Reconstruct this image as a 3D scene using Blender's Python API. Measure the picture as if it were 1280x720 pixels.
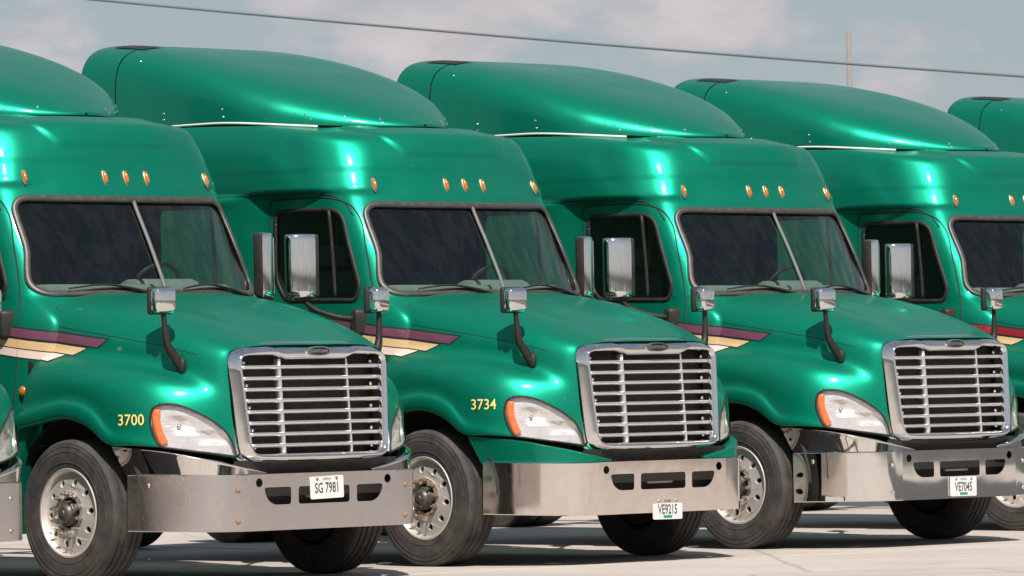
import bpy, bmesh, math, random
import numpy as np
from mathutils import Vector, Matrix
from mathutils.bvhtree import BVHTree
random.seed(7); rng = np.random.default_rng(7)
for _o in list(bpy.data.objects): bpy.data.objects.remove(_o)
S = bpy.context.scene
COL = S.collection

# ------------------------------------------------------------------ camera
cam_d = bpy.data.cameras.new('camera'); cam = bpy.data.objects.new('camera', cam_d); COL.objects.link(cam)
cam_d.sensor_width = 36.0; cam_d.lens = 179.2; cam_d.clip_start = 0.5; cam_d.clip_end = 5000
PITCH, ROLL = math.radians(1.1527), math.radians(-1.1655)
R0 = Vector((1, 0, 0)); U0 = Vector((0, -math.sin(PITCH), math.cos(PITCH))); FW = Vector((0, math.cos(PITCH), math.sin(PITCH)))
cr, sr = math.cos(ROLL), math.sin(ROLL)
RT = cr*R0 + sr*U0; UP = -sr*R0 + cr*U0
cam.matrix_world = Matrix(((RT.x, UP.x, -FW.x, 0), (RT.y, UP.y, -FW.y, 0), (RT.z, UP.z, -FW.z, 1.271), (0, 0, 0, 1)))
cam_d.dof.use_dof = True; cam_d.dof.focus_distance = 36.5; cam_d.dof.aperture_fstop = 9.0
S.camera = cam
S.render.resolution_x, S.render.resolution_y = 1024, 576

# ------------------------------------------------------------------ light and sky
SUN = Vector((0.10, -0.80, 1.0)).normalized()
EL = math.asin(SUN.z); AZ = math.atan2(SUN.x, SUN.y)
W = bpy.data.worlds.new('World'); S.world = W; W.use_nodes = True
nt = W.node_tree; nt.nodes.clear()
def N(t, typ, **kw):
    n = t.nodes.new(typ)
    for k, v in kw.items():
        if k in n.inputs and not hasattr(type(n), k): n.inputs[k].default_value = v
        elif hasattr(n, k): setattr(n, k, v)
        else: n.inputs[k].default_value = v
    return n
def LK(t, a, ao, b, bi): t.links.new(a.outputs[ao], b.inputs[bi])
out = N(nt, 'ShaderNodeOutputWorld'); bg = N(nt, 'ShaderNodeBackground'); bg.inputs['Strength'].default_value = 0.06
sky = N(nt, 'ShaderNodeTexSky'); sky.sky_type = 'NISHITA'; sky.sun_disc = False
sky.sun_elevation = EL; sky.sun_rotation = AZ; sky.altitude = 200; sky.air_density = 1.0; sky.dust_density = .6; sky.ozone_density = 1.0
tc = N(nt, 'ShaderNodeTexCoord'); mp = N(nt, 'ShaderNodeMapping'); mp.inputs['Scale'].default_value = (1, 1, 2.0); mp.inputs['Location'].default_value = (3.1, .6, .22)
LK(nt, tc, 'Generated', mp, 'Vector')
n1 = N(nt, 'ShaderNodeTexNoise'); n1.inputs['Scale'].default_value = 17.0; n1.inputs['Detail'].default_value = 7; n1.inputs['Roughness'].default_value = .55
LK(nt, mp, 'Vector', n1, 'Vector')
rp = N(nt, 'ShaderNodeValToRGB'); rp.color_ramp.elements[0].position = .45; rp.color_ramp.elements[1].position = .58
rp.color_ramp.interpolation = 'EASE'
LK(nt, n1, 'Fac', rp, 'Fac')
n2 = N(nt, 'ShaderNodeTexNoise'); n2.inputs['Scale'].default_value = 55.0; n2.inputs['Detail'].default_value = 5; LK(nt, mp, 'Vector', n2, 'Vector')
cl = N(nt, 'ShaderNodeMix'); cl.data_type = 'RGBA'
cl.inputs[6].default_value = (5.2, 5.0, 5.3, 1); cl.inputs[7].default_value = (8.8, 8.0, 8.1, 1)
LK(nt, n2, 'Fac', cl, 0)
mx = N(nt, 'ShaderNodeMix'); mx.data_type = 'RGBA'
sz = N(nt, 'ShaderNodeSeparateXYZ'); LK(nt, tc, 'Generated', sz, 0)
th = N(nt, 'ShaderNodeMapRange'); th.inputs[1].default_value = .10; th.inputs[2].default_value = .55; th.inputs[3].default_value = .92; th.inputs[4].default_value = .30; nt.links.new(sz.outputs[2], th.inputs[0])
hz = N(nt, 'ShaderNodeMapRange'); hz.inputs[1].default_value = .0; hz.inputs[2].default_value = .9; hz.inputs[3].default_value = .62; hz.inputs[4].default_value = .30; nt.links.new(sz.outputs[2], hz.inputs[0])
hx = N(nt, 'ShaderNodeMix'); hx.data_type = 'RGBA'; nt.links.new(hz.outputs[0], hx.inputs[0]); LK(nt, sky, 'Color', hx, 6); hx.inputs[7].default_value = (3.7, 4.15, 4.85, 1)
cm = N(nt, 'ShaderNodeMath'); cm.operation = 'MULTIPLY'; nt.links.new(rp.outputs[0], cm.inputs[0]); nt.links.new(th.outputs[0], cm.inputs[1])
LK(nt, cm, 0, mx, 0); nt.links.new(hx.outputs[2], mx.inputs[6]); nt.links.new(cl.outputs[2], mx.inputs[7])
nt.links.new(mx.outputs[2], bg.inputs['Color']); LK(nt, bg, 'Background', out, 'Surface')
sl = bpy.data.lights.new('sun', 'SUN'); sl.energy = 4.2; sl.angle = math.radians(.53); sl.color = (1.0, .93, .86)
so = bpy.data.objects.new('sun', sl); COL.objects.link(so)
so.rotation_euler = SUN.to_track_quat('Z', 'Y').to_euler()
S.view_settings.view_transform = 'Standard'; S.view_settings.look = 'None'; S.view_settings.gamma = 1.0
S.view_settings.exposure = 0.5
S.view_settings.use_curve_mapping = False

# ------------------------------------------------------------------ helpers
def mat(name, base, rough=.5, metal=0., coat=0., noise=None, spec=.5, bump=None, alpha=None):
    """noise=(scale, amount, (r,g,b)) : mottled mix towards a second colour; bump=(scale,strength)"""
    m = bpy.data.materials.new(name); m.use_nodes = True; t = m.node_tree; b = t.nodes['Principled BSDF']
    b.inputs['Base Color'].default_value = (*base, 1); b.inputs['Roughness'].default_value = rough
    b.inputs['Metallic'].default_value = metal; b.inputs['Coat Weight'].default_value = coat; b.inputs['Coat Roughness'].default_value = .04
    b.inputs['Specular IOR Level'].default_value = spec
    c = N(t, 'ShaderNodeTexCoord')
    if noise:
        sc, am, c2 = noise
        nz = N(t, 'ShaderNodeTexNoise'); nz.inputs['Scale'].default_value = sc; nz.inputs['Detail'].default_value = 6; nz.inputs['Roughness'].default_value = .6
        LK(t, c, 'Object', nz, 'Vector')
        r = N(t, 'ShaderNodeMapRange'); r.inputs[1].default_value = .38; r.inputs[2].default_value = .72; r.inputs[3].default_value = 0; r.inputs[4].default_value = am
        LK(t, nz, 'Fac', r, 0)
        x = N(t, 'ShaderNodeMix'); x.data_type = 'RGBA'; x.inputs[6].default_value = (*base, 1); x.inputs[7].default_value = (*c2, 1)
        t.links.new(r.outputs[0], x.inputs[0]); t.links.new(x.outputs[2], b.inputs['Base Color'])
    if bump:
        nz = N(t, 'ShaderNodeTexNoise'); nz.inputs['Scale'].default_value = bump[0]; nz.inputs['Detail'].default_value = 4
        LK(t, c, 'Object', nz, 'Vector')
        bp = N(t, 'ShaderNodeBump'); bp.inputs['Strength'].default_value = bump[1]; bp.inputs['Distance'].default_value = .01
        LK(t, nz, 'Fac', bp, 'Height'); LK(t, bp, 'Normal', b, 'Normal')
    return m
def paint(name, base):
    m = mat(name, base, .41, .60, .22, None, .12)
    t = m.node_tree; b = t.nodes['Principled BSDF']; g = N(t, 'ShaderNodeNewGeometry')
    # thin road dust and dried specks, laid in world space so that no two trucks wear the same
    nz = N(t, 'ShaderNodeTexNoise'); nz.inputs['Scale'].default_value = 3.2; nz.inputs['Detail'].default_value = 9; nz.inputs['Roughness'].default_value = .68
    LK(t, g, 'Position', nz, 'Vector')
    r = N(t, 'ShaderNodeMapRange'); r.inputs[1].default_value = .42; r.inputs[2].default_value = .78; r.inputs[3].default_value = 0; r.inputs[4].default_value = .03
    LK(t, nz, 'Fac', r, 0)
    x = N(t, 'ShaderNodeMix'); x.data_type = 'RGBA'; x.inputs[6].default_value = (*base, 1); x.inputs[7].default_value = (.24, .25, .21, 1)
    vo = N(t, 'ShaderNodeTexVoronoi'); vo.inputs['Scale'].default_value = 22; LK(t, g, 'Position', vo, 'Vector')
    sp = N(t, 'ShaderNodeMapRange'); sp.inputs[1].default_value = .10; sp.inputs[2].default_value = .14; sp.inputs[3].default_value = .55; sp.inputs[4].default_value = 0; LK(t, vo, 'Distance', sp, 0)
    sx = N(t, 'ShaderNodeSeparateColor'); LK(t, vo, 'Color', sx, 0)
    pk = N(t, 'ShaderNodeMath'); pk.operation = 'GREATER_THAN'; pk.inputs[1].default_value = .93; t.links.new(sx.outputs[0], pk.inputs[0])
    ml = N(t, 'ShaderNodeMath'); ml.operation = 'MULTIPLY'; t.links.new(sp.outputs[0], ml.inputs[0]); t.links.new(pk.outputs[0], ml.inputs[1])
    ad = N(t, 'ShaderNodeMath'); ad.operation = 'MAXIMUM'; t.links.new(ml.outputs[0], ad.inputs[0]); t.links.new(r.outputs[0], ad.inputs[1])
    t.links.new(ad.outputs[0], x.inputs[0]); t.links.new(x.outputs[2], b.inputs['Base Color'])
    r2 = N(t, 'ShaderNodeMapRange'); r2.inputs[1].default_value = .35; r2.inputs[2].default_value = .75; r2.inputs[3].default_value = .05; r2.inputs[4].default_value = .16
    LK(t, nz, 'Fac', r2, 0); t.links.new(r2.outputs[0], b.inputs['Coat Roughness'])
    return m
M = {}
M['green'] = paint('green_metallic_paint', (.001, .222, .134))
M['black'] = mat('black_plastic', (.018, .016, .014), .5, spec=.3, noise=(9, .5, (.05, .047, .042)))
M['rubber'] = mat('rubber_gasket', (.045, .040, .037), .42, noise=(20, .6, (.10, .09, .08)))
M['tyre'] = mat('tyre_rubber', (.030, .028, .026), .75, noise=(7, .9, (.085, .074, .064)), bump=(60, .25))
M['chrome'] = mat('chrome', (.80, .79, .77), .07, 1.0, bump=(3.0, .03))
M['chrome_bar'] = mat('chrome_grille_bar', (.86, .85, .84), .27, .9, noise=(25, .3, (.68, .65, .62)))
M['alu'] = mat('polished_aluminium', (.84, .79, .74), .42, .72, noise=(18, .4, (.66, .60, .54)))
M['steel'] = mat('dull_steel', (.42, .39, .35), .4, .85, noise=(30, .7, (.25, .20, .15)))
M['strip_grey'] = mat('strip_grey', (.13, .125, .12), .5)
M['hub'] = mat('greasy_hub', (.07, .062, .055), .45, .4, noise=(30, .7, (.16, .14, .12)))
M['rusty_nut'] = mat('rust_tinged_nut', (.34, .26, .20), .45, .7, noise=(40, .8, (.30, .16, .08)))
M['rust'] = mat('rusty_bolt', (.36, .17, .06), .75, .1, noise=(60, .6, (.20, .09, .04)))
M['dark'] = mat('dark_underbody', (.018, .016, .014), .8)
M['mesh'] = mat('radiator_screen', (.014, .012, .010), .8, noise=(14, .8, (.04, .032, .024)))
M['amber'] = mat('amber_lens', (.46, .115, .010), .16, 0, .6, noise=(80, .5, (.70, .27, .03)))
M['orange'] = mat('orange_lens', (.85, .13, .03), .18, 0, .7, noise=(40, .6, (.95, .34, .06)))
M['reflector'] = mat('headlight_reflector', (.80, .755, .735), .25, .45, noise=(12, .7, (.58, .545, .53)), bump=(13, .8))
M['bulb'] = mat('headlight_bulb', (.74, .73, .72), .1, .9)
M['white_strip'] = mat('pale_strip', (.72, .71, .69), .6)
M['purple'] = mat('stripe_purple', (.14, .050, .088), .35, 0, .5)
M['red'] = mat('stripe_red', (.24, .018, .030), .35, 0, .5)
M['tan'] = mat('stripe_tan', (.62, .42, .22), .4, 0, .4)
M['pink'] = mat('stripe_pink', (.70, .54, .48), .4, 0, .4)
M['line'] = mat('stripe_outline', (.012, .018, .014), .5)
M['seam'] = mat('panel_gap', (.006, .022, .015), .7)
M['yellow'] = mat('number_yellow', (.80, .66, .20), .45)
M['plate'] = mat('plate_white', (.74, .72, .70), .45, noise=(18, .4, (.60, .57, .54)))
M['ink'] = mat('plate_ink', (.06, .075, .07), .5)
M['plate_green'] = mat('plate_green', (.01, .30, .13), .5)
M['dash'] = mat('grey_dashboard', (.30, .31, .29), .6, noise=(8, .5, (.22, .23, .22)))
M['cabin'] = mat('cabin_trim', (.035, .034, .032), .85)
M['seat'] = mat('seat_cloth', (.06, .06, .062), .9, noise=(15, .6, (.09, .09, .09)))
M['concrete'] = mat('pale_concrete', (.47, .42, .375), .85, noise=(1.3, .9, (.39, .35, .315)), bump=(40, .35))
def concrete():
    m = bpy.data.materials.new('pale_concrete'); m.use_nodes = True; t = m.node_tree; b = t.nodes['Principled BSDF']; b.inputs['Roughness'].default_value = .88
    g = N(t, 'ShaderNodeNewGeometry')
    def nz(sc, det=8, ro=.6):
        q = N(t, 'ShaderNodeTexNoise'); q.inputs['Scale'].default_value = sc; q.inputs['Detail'].default_value = det; q.inputs['Roughness'].default_value = ro; LK(t, g, 'Position', q, 'Vector'); return q
    def rg(n, a, b_, lo, hi):
        q = N(t, 'ShaderNodeMapRange'); q.inputs[1].default_value = a; q.inputs[2].default_value = b_; q.inputs[3].default_value = lo; q.inputs[4].default_value = hi; t.links.new(n.outputs[0], q.inputs[0]); return q
    def mixc(f, a, col):
        q = N(t, 'ShaderNodeMix'); q.data_type = 'RGBA'; t.links.new(f.outputs[0], q.inputs[0]); q.inputs[7].default_value = (*col, 1)
        if isinstance(a, tuple): q.inputs[6].default_value = (*a, 1)
        else: t.links.new(a.outputs[2], q.inputs[6])
        return q
    c = mixc(rg(nz(.7), .35, .7, 0, 1), (.48, .43, .385), (.40, .36, .32))
    c = mixc(rg(nz(.33, 6), .56, .70, 0, .55), c, (.27, .245, .22))          # old damp and oil stains
    c = mixc(rg(nz(45, 3), .62, .72, 0, .5), c, (.22, .20, .18))             # aggregate specks
    mp = N(t, 'ShaderNodeMapping'); mp.inputs['Rotation'].default_value = (0, 0, .81); mp.inputs['Scale'].default_value = (.10, 2.6, 1); LK(t, g, 'Position', mp, 'Vector')
    tk = N(t, 'ShaderNodeTexNoise'); tk.inputs['Scale'].default_value = 1.0; tk.inputs['Detail'].default_value = 4; LK(t, mp, 'Vector', tk, 'Vector')
    c = mixc(rg(tk, .56, .68, 0, .35), c, (.20, .185, .17))                  # faint tyre tracks along the parking direction
    vo = N(t, 'ShaderNodeTexVoronoi'); vo.feature = 'DISTANCE_TO_EDGE'; vo.inputs['Scale'].default_value = .22
    dn = nz(1.5, 5); av = N(t, 'ShaderNodeMixRGB'); av.inputs[0].default_value = .12; LK(t, g, 'Position', av, 1); LK(t, dn, 'Color', av, 2); LK(t, av, 0, vo, 'Vector')
    c = mixc(rg(vo, .0, .005, .55, 0), c, (.17, .155, .14))                    # hairline cracks
    t.links.new(c.outputs[2], b.inputs['Base Color'])
    bp = N(t, 'ShaderNodeBump'); bp.inputs['Strength'].default_value = .35; bp.inputs['Distance'].default_value = .01; LK(t, nz(40, 4), 'Fac', bp, 'Height'); LK(t, bp, 'Normal', b, 'Normal')
    return m
M['concrete'] = concrete()
M['joint'] = mat('joint_filler', (.05, .046, .042), .9, noise=(4, .8, (.2, .18, .16)))
M['asphalt'] = mat('gravel_lot', (.052, .052, .050), .9, noise=(.8, .9, (.085, .08, .075)), bump=(25, .5))
M['wood'] = mat('weathered_pole', (.25, .215, .20), .9, noise=(6, .6, (.19, .165, .15)))
M['wire'] = mat('cable', (.09, .13, .135), .6)
def bumper_mat(name, base, rough, dirt, sc):
    m = mat(name, base, rough, 1.0); t = m.node_tree; b = t.nodes['Principled BSDF']; c = t.nodes['Texture Coordinate']
    nz = N(t, 'ShaderNodeTexNoise'); nz.inputs['Scale'].default_value = sc; nz.inputs['Detail'].default_value = 9; nz.inputs['Roughness'].default_value = .7
    LK(t, c, 'Object', nz, 'Vector')
    r = N(t, 'ShaderNodeMapRange'); r.inputs[1].default_value = .35; r.inputs[2].default_value = .75; r.inputs[3].default_value = rough; r.inputs[4].default_value = rough+dirt
    LK(t, nz, 'Fac', r, 0); t.links.new(r.outputs[0], b.inputs['Roughness'])
    x = N(t, 'ShaderNodeMix'); x.data_type = 'RGBA'; x.inputs[6].default_value = (*base, 1); x.inputs[7].default_value = tuple(v*.72 for v in base)+(1,)
    r2 = N(t, 'ShaderNodeMapRange'); r2.inputs[1].default_value = .45; r2.inputs[2].default_value = .8; LK(t, nz, 'Fac', r2, 0)
    mm = N(t, 'ShaderNodeMath'); mm.operation = 'MULTIPLY'; mm.inputs[1].default_value = min(1, dirt*4); t.links.new(r2.outputs[0], mm.inputs[0])
    t.links.new(mm.outputs[0], x.inputs[0]); t.links.new(x.outputs[2], b.inputs['Base Color'])
    wv = N(t, 'ShaderNodeTexNoise'); wv.inputs['Scale'].default_value = 1.6; LK(t, c, 'Object', wv, 'Vector')
    bp = N(t, 'ShaderNodeBump'); bp.inputs['Strength'].default_value = .09; bp.inputs['Distance'].default_value = .02; LK(t, wv, 'Fac', bp, 'Height'); LK(t, bp, 'Normal', b, 'Normal')
    return m
M['bumper_dull'] = bumper_mat('scuffed_bumper', (.66, .61, .58), .24, .12, 11)
M['bumper_mid'] = bumper_mat('worn_chrome_bumper', (.84, .76, .71), .07, .08, 9)
M['bumper_mirror'] = bumper_mat('mirror_bumper', (.82, .80, .77), .025, .012, 5)
def glass_mat(name, tint, refl=1.0):
    m = bpy.data.materials.new(name); m.use_nodes = True; t = m.node_tree; t.nodes.clear()
    o = N(t, 'ShaderNodeOutputMaterial'); tr = N(t, 'ShaderNodeBsdfTransparent'); tr.inputs[0].default_value = (*tint, 1)
    g = N(t, 'ShaderNodeBsdfGlossy'); g.inputs['Roughness'].default_value = .02; g.inputs[0].default_value = (refl*.88, refl, refl*.92, 1)
    ff = N(t, 'ShaderNodeFresnel'); gm = N(t, 'ShaderNodeNewGeometry')
    io = N(t, 'ShaderNodeMapRange'); io.inputs[3].default_value = 1.5; io.inputs[4].default_value = 1/1.5      # a thin pane: same reflectance from both sides
    LK(t, gm, 'Backfacing', io, 0); t.links.new(io.outputs[0], ff.inputs[0])
    f = N(t, 'ShaderNodeMath'); f.operation = 'MULTIPLY'; f.use_clamp = True; f.inputs[1].default_value = 1.4; LK(t, ff, 0, f, 0)   # two faces of the pane
    c = N(t, 'ShaderNodeTexCoord'); nz = N(t, 'ShaderNodeTexNoise'); nz.inputs['Scale'].default_value = 90; nz.inputs['Detail'].default_value = 8
    LK(t, c, 'Object', nz, 'Vector')
    r = N(t, 'ShaderNodeMapRange'); r.inputs[1].default_value = .45; r.inputs[2].default_value = .8; r.inputs[3].default_value = .0; r.inputs[4].default_value = .012
    LK(t, nz, 'Fac', r, 0)
    d = N(t, 'ShaderNodeBsdfDiffuse'); d.inputs[0].default_value = (.5, .5, .47, 1)
    a = N(t, 'ShaderNodeMixShader'); LK(t, f, 0, a, 0); LK(t, tr, 0, a, 1); LK(t, g, 0, a, 2)
    b = N(t, 'ShaderNodeMixShader'); t.links.new(r.outputs[0], b.inputs[0]); LK(t, a, 0, b, 1); LK(t, d, 0, b, 2); LK(t, b, 0, o, 0)
    return m
M['glass'] = glass_mat('tinted_glass', (.60, .72, .67))
M['lens'] = glass_mat('clear_lens', (.96, .96, .96))

def obj(name, me, parent=None, label=None):
    o = bpy.data.objects.new(name, me); COL.objects.link(o)
    if parent: o.parent = parent
    if label: o['label'] = label
    return o
def mesh(name, v, f, mats, smooth=True, midx=None, sharp=None):
    me = bpy.data.meshes.new(name); me.from_pydata([tuple(map(float, p)) for p in v], [], [tuple(int(i) for i in q) for q in f])
    for m in (mats if isinstance(mats, (list, tuple)) else [mats]): me.materials.append(M[m] if isinstance(m, str) else m)
    if smooth: me.polygons.foreach_set('use_smooth', np.ones(len(me.polygons), bool))
    if midx is not None: me.polygons.foreach_set('material_index', np.asarray(midx, np.int32))
    me.update()
    if sharp: me.set_sharp_from_angle(angle=math.radians(sharp))
    return me
def bm_mesh(name, bm, m, smooth=True, sharp=35):
    me = bpy.data.meshes.new(name); bm.normal_update(); bm.to_mesh(me); bm.free(); me.materials.append(M[m] if isinstance(m, str) else m)
    if smooth:
        me.polygons.foreach_set('use_smooth', np.ones(len(me.polygons), bool)); me.set_sharp_from_angle(angle=math.radians(sharp))
    return me
def cr1(P, sub, knots):
    """non-uniform Catmull-Rom along axis 0"""
    n = len(P); T = np.empty_like(P)
    for i in range(n):
        if i == 0: T[i] = (P[1]-P[0])/(knots[1]-knots[0])
        elif i == n-1: T[i] = (P[-1]-P[-2])/(knots[-1]-knots[-2])
        else:
            h0, h1 = knots[i]-knots[i-1], knots[i+1]-knots[i]
            T[i] = ((P[i]-P[i-1])/h0*h1 + (P[i+1]-P[i])/h1*h0)/(h0+h1)
    out = []; idx = []
    for i in range(n-1):
        idx.append(len(out)); h = knots[i+1]-knots[i]
        for k in range(sub[i]):
            t = k/sub[i]; t2 = t*t; t3 = t2*t
            out.append((2*t3-3*t2+1)*P[i]+(t3-2*t2+t)*h*T[i]+(-2*t3+3*t2)*P[i+1]+(t3-t2)*h*T[i+1])
    idx.append(len(out)); out.append(P[-1])
    return np.array(out), idx
def crgrid(P, h0, h1):
    P = np.asarray(P, float)
    d = np.linalg.norm(np.diff(P, axis=0), axis=2); L = np.maximum(d.mean(1), 1e-3); k = np.concatenate([[0], np.cumsum(L)])
    A, r = cr1(P, [max(2, int(math.ceil(x/h0))) for x in L], k)
    d = np.linalg.norm(np.diff(P, axis=1), axis=2); L = np.maximum(d.mean(0), 1e-3); k = np.concatenate([[0], np.cumsum(L)])
    B, c = cr1(np.swapaxes(A, 0, 1), [max(2, int(math.ceil(x/h1))) for x in L], k)
    return np.swapaxes(B, 0, 1), r, c
def smooth_grid(G, n=2, w=.5):
    for _ in range(n):
        H = G.copy()
        H[1:-1, 1:-1] = (1-w)*G[1:-1, 1:-1]+w*.25*(G[:-2, 1:-1]+G[2:, 1:-1]+G[1:-1, :-2]+G[1:-1, 2:])
        G = H
    return G
def grid_normals(G):
    a = np.gradient(G, axis=0); b = np.gradient(G, axis=1); n = np.cross(a, b); l = np.linalg.norm(n, axis=2, keepdims=True)
    return n/np.maximum(l, 1e-9)
def gfaces(nr, nc, keep=None, flip=False):
    f = []
    for i in range(nr-1):
        for j in range(nc-1):
            if keep is not None and not keep[i, j]: continue
            a = i*nc+j; q = (a, a+1, a+nc+1, a+nc)
            f.append(q[::-1] if flip else q)
    return f
def used(v, f):
    """drop unreferenced vertices"""
    f = np.asarray(f); u, inv = np.unique(f, return_inverse=True)
    return np.asarray(v)[u], inv.reshape(f.shape)
def sweep(path, normals, w, h, closed=False, seg=8, box=False):
    """flattened tube: half width w in the surface, half height h along the normal"""
    path = np.asarray(path, float); normals = np.asarray(normals, float); n = len(path)
    if closed: tan = np.roll(path, -1, 0)-np.roll(path, 1, 0)
    else: tan = np.gradient(path, axis=0)
    tan /= np.linalg.norm(tan, axis=1, keepdims=True)+1e-12
    sd = np.cross(normals, tan); sd /= np.linalg.norm(sd, axis=1, keepdims=True)+1e-12
    nn = np.cross(tan, sd)
    w = np.broadcast_to(w, n); h = np.broadcast_to(h, n)
    v = []
    for i in range(n):
        for k in range(seg):
            a = 2*math.pi*(k+.5)/seg; c, s = math.cos(a), math.sin(a)
            if box: q = max(abs(c), abs(s)); c, s = c/q, s/q
            v.append(path[i]+sd[i]*w[i]*c+nn[i]*h[i]*s)
    f = []
    for i in range(n if closed else n-1):
        j = (i+1) % n
        for k in range(seg):
            k2 = (k+1) % seg; f.append((i*seg+k, i*seg+k2, j*seg+k2, j*seg+k))
    if not closed: f.append(tuple(range(seg))[::-1]); f.append(tuple((n-1)*seg+k for k in range(seg)))
    return v, f
def tube(pts, r, seg=10, res=6):
    pts = np.asarray(pts, float)
    if len(pts) > 2 and res > 1:
        k = np.concatenate([[0], np.cumsum(np.linalg.norm(np.diff(pts, axis=0), axis=1))])
        rr = np.broadcast_to(r, len(pts)).astype(float); P = np.c_[pts, rr]
        Q, _ = cr1(P, [res]*(len(pts)-1), k); pts, r = Q[:, :3], Q[:, 3]
    t = np.gradient(pts, axis=0); t /= np.linalg.norm(t, axis=1, keepdims=True)+1e-12
    ref = np.array([0, 0, 1.]) if abs(t[:, 2]).max() < .95 else np.array([1., .2, 0])
    nn = np.cross(np.cross(t, ref), t); nn /= np.linalg.norm(nn, axis=1, keepdims=True)+1e-12
    return sweep(pts, nn, r, r, seg=seg)
def merge(*vf):
    v = []; f = []
    for a, b in vf:
        o = len(v); v += [tuple(p) for p in a]; f += [tuple(i+o for i in q) for q in b]
    return v, f
def lathe(prof, seg=48, axis='y', center=(0, 0, 0), close=False):
    """prof: (radius, offset along the axis)"""
    v = []; f = []; n = len(prof)
    for k in range(seg):
        a = 2*math.pi*k/seg; c, s = math.cos(a), math.sin(a)
        for r, o in prof:
            p = {'y': (r*c, o, r*s), 'x': (o, r*c, r*s), 'z': (r*c, r*s, o)}[axis]
            v.append((p[0]+center[0], p[1]+center[1], p[2]+center[2]))
    for k in range(seg):
        k2 = (k+1) % seg
        for i in range(n-1): f.append((k*n+i, k*n+i+1, k2*n+i+1, k2*n+i))
    return v, f
def rbox(name, size, m, bev=.01, seg=2, taper=None, loc=(0, 0, 0)):
    bm = bmesh.new(); bmesh.ops.create_cube(bm, size=1)
    for v in bm.verts:
        v.co = Vector((v.co.x*size[0], v.co.y*size[1], v.co.z*size[2]))
        if taper and v.co.z > 0: v.co.x *= taper[0]; v.co.y *= taper[1]
    bmesh.ops.bevel(bm, geom=list(bm.edges), offset=bev, segments=seg, affect='EDGES', profile=.5)
    for v in bm.verts: v.co += Vector(loc)
    return bm_mesh(name, bm, m)
def plate2d(outlines, depth=0., bevel=0.):
    """filled 2D outlines (inner ones become holes) -> (verts, faces) in XY, extruded +-depth"""
    c = bpy.data.curves.new('t', 'CURVE'); c.dimensions = '2D'; c.fill_mode = 'BOTH'; c.extrude = depth; c.bevel_depth = bevel; c.bevel_resolution = 1
    for o_ in outlines:
        s = c.splines.new('POLY'); s.points.add(len(o_)-1); s.use_cyclic_u = True
        for p, q in zip(s.points, o_): p.co = (q[0], q[1], 0, 1)
    o = bpy.data.objects.new('t', c); COL.objects.link(o); dg = bpy.context.evaluated_depsgraph_get(); dg.update()
    me = bpy.data.meshes.new_from_object(o.evaluated_get(dg))
    v = np.array([x.co[:] for x in me.vertices]).reshape(-1, 3); f = [tuple(p.vertices) for p in me.polygons]
    bpy.data.objects.remove(o); bpy.data.curves.remove(c); bpy.data.meshes.remove(me)
    return v, f
def text2d(txt, size, sx=1., bold=0., space=1.):
    c = bpy.data.curves.new('t', 'FONT'); c.body = txt; c.size = size; c.align_x = 'CENTER'; c.align_y = 'CENTER'; c.offset = bold; c.space_character = space; c.resolution_u = 3
    o = bpy.data.objects.new('t', c); COL.objects.link(o); dg = bpy.context.evaluated_depsgraph_get(); dg.update()
    me = bpy.data.meshes.new_from_object(o.evaluated_get(dg))
    v = np.array([x.co[:] for x in me.vertices]).reshape(-1, 3); f = [tuple(p.vertices) for p in me.polygons]
    bpy.data.objects.remove(o); bpy.data.curves.remove(c); bpy.data.meshes.remove(me)
    v[:, 0] *= sx
    return v, f
def rrect(x0, y0, x1, y1, r, n=5):
    o = []
    for cx, cy, a0 in ((x1-r, y1-r, 0), (x0+r, y1-r, 90), (x0+r, y0+r, 180), (x1-r, y0+r, 270)):
        for k in range(n+1):
            a = math.radians(a0+90*k/n); o.append((cx+r*math.cos(a), cy+r*math.sin(a)))
    return o
def round_poly(pts, radii, n=5):
    o = []; m = len(pts)
    for i in range(m):
        p = np.array(pts[i], float); a = np.array(pts[i-1], float)-p; b = np.array(pts[(i+1) % m], float)-p
        r = min(radii[i] if hasattr(radii, '__len__') else radii, .48*np.linalg.norm(a), .48*np.linalg.norm(b))
        a = p+a/np.linalg.norm(a)*r; b = p+b/np.linalg.norm(b)*r
        for k in range(n+1):
            t = k/n; o.append(tuple((1-t)**2*a+2*t*(1-t)*p+t*t*b))
    return o
def resample(poly, n):
    P = np.vstack([poly, poly[:1]]); k = np.concatenate([[0], np.cumsum(np.linalg.norm(np.diff(P, axis=0), axis=1))]); s = np.linspace(0, k[-1], n, endpoint=False)
    return np.c_[np.interp(s, k, P[:, 0]), np.interp(s, k, P[:, 1])]
def inside(x, y, poly):
    p = np.asarray(poly); x = np.asarray(x); y = np.asarray(y); r = np.zeros(x.shape, bool); n = len(p)
    for i in range(n):
        x0, y0 = p[i]; x1, y1 = p[(i+1) % n]
        c = ((y0 > y) != (y1 > y)) & (x < (x1-x0)*(y-y0)/(y1-y0+1e-15)+x0); r ^= c
    return r
def sstep(x, a, b):
    t = np.clip((x-a)/(b-a), 0, 1); return t*t*(3-2*t)
def mirror(v, f): return [(p[0], -p[1], p[2]) for p in v], [tuple(q)[::-1] for q in f]

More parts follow.
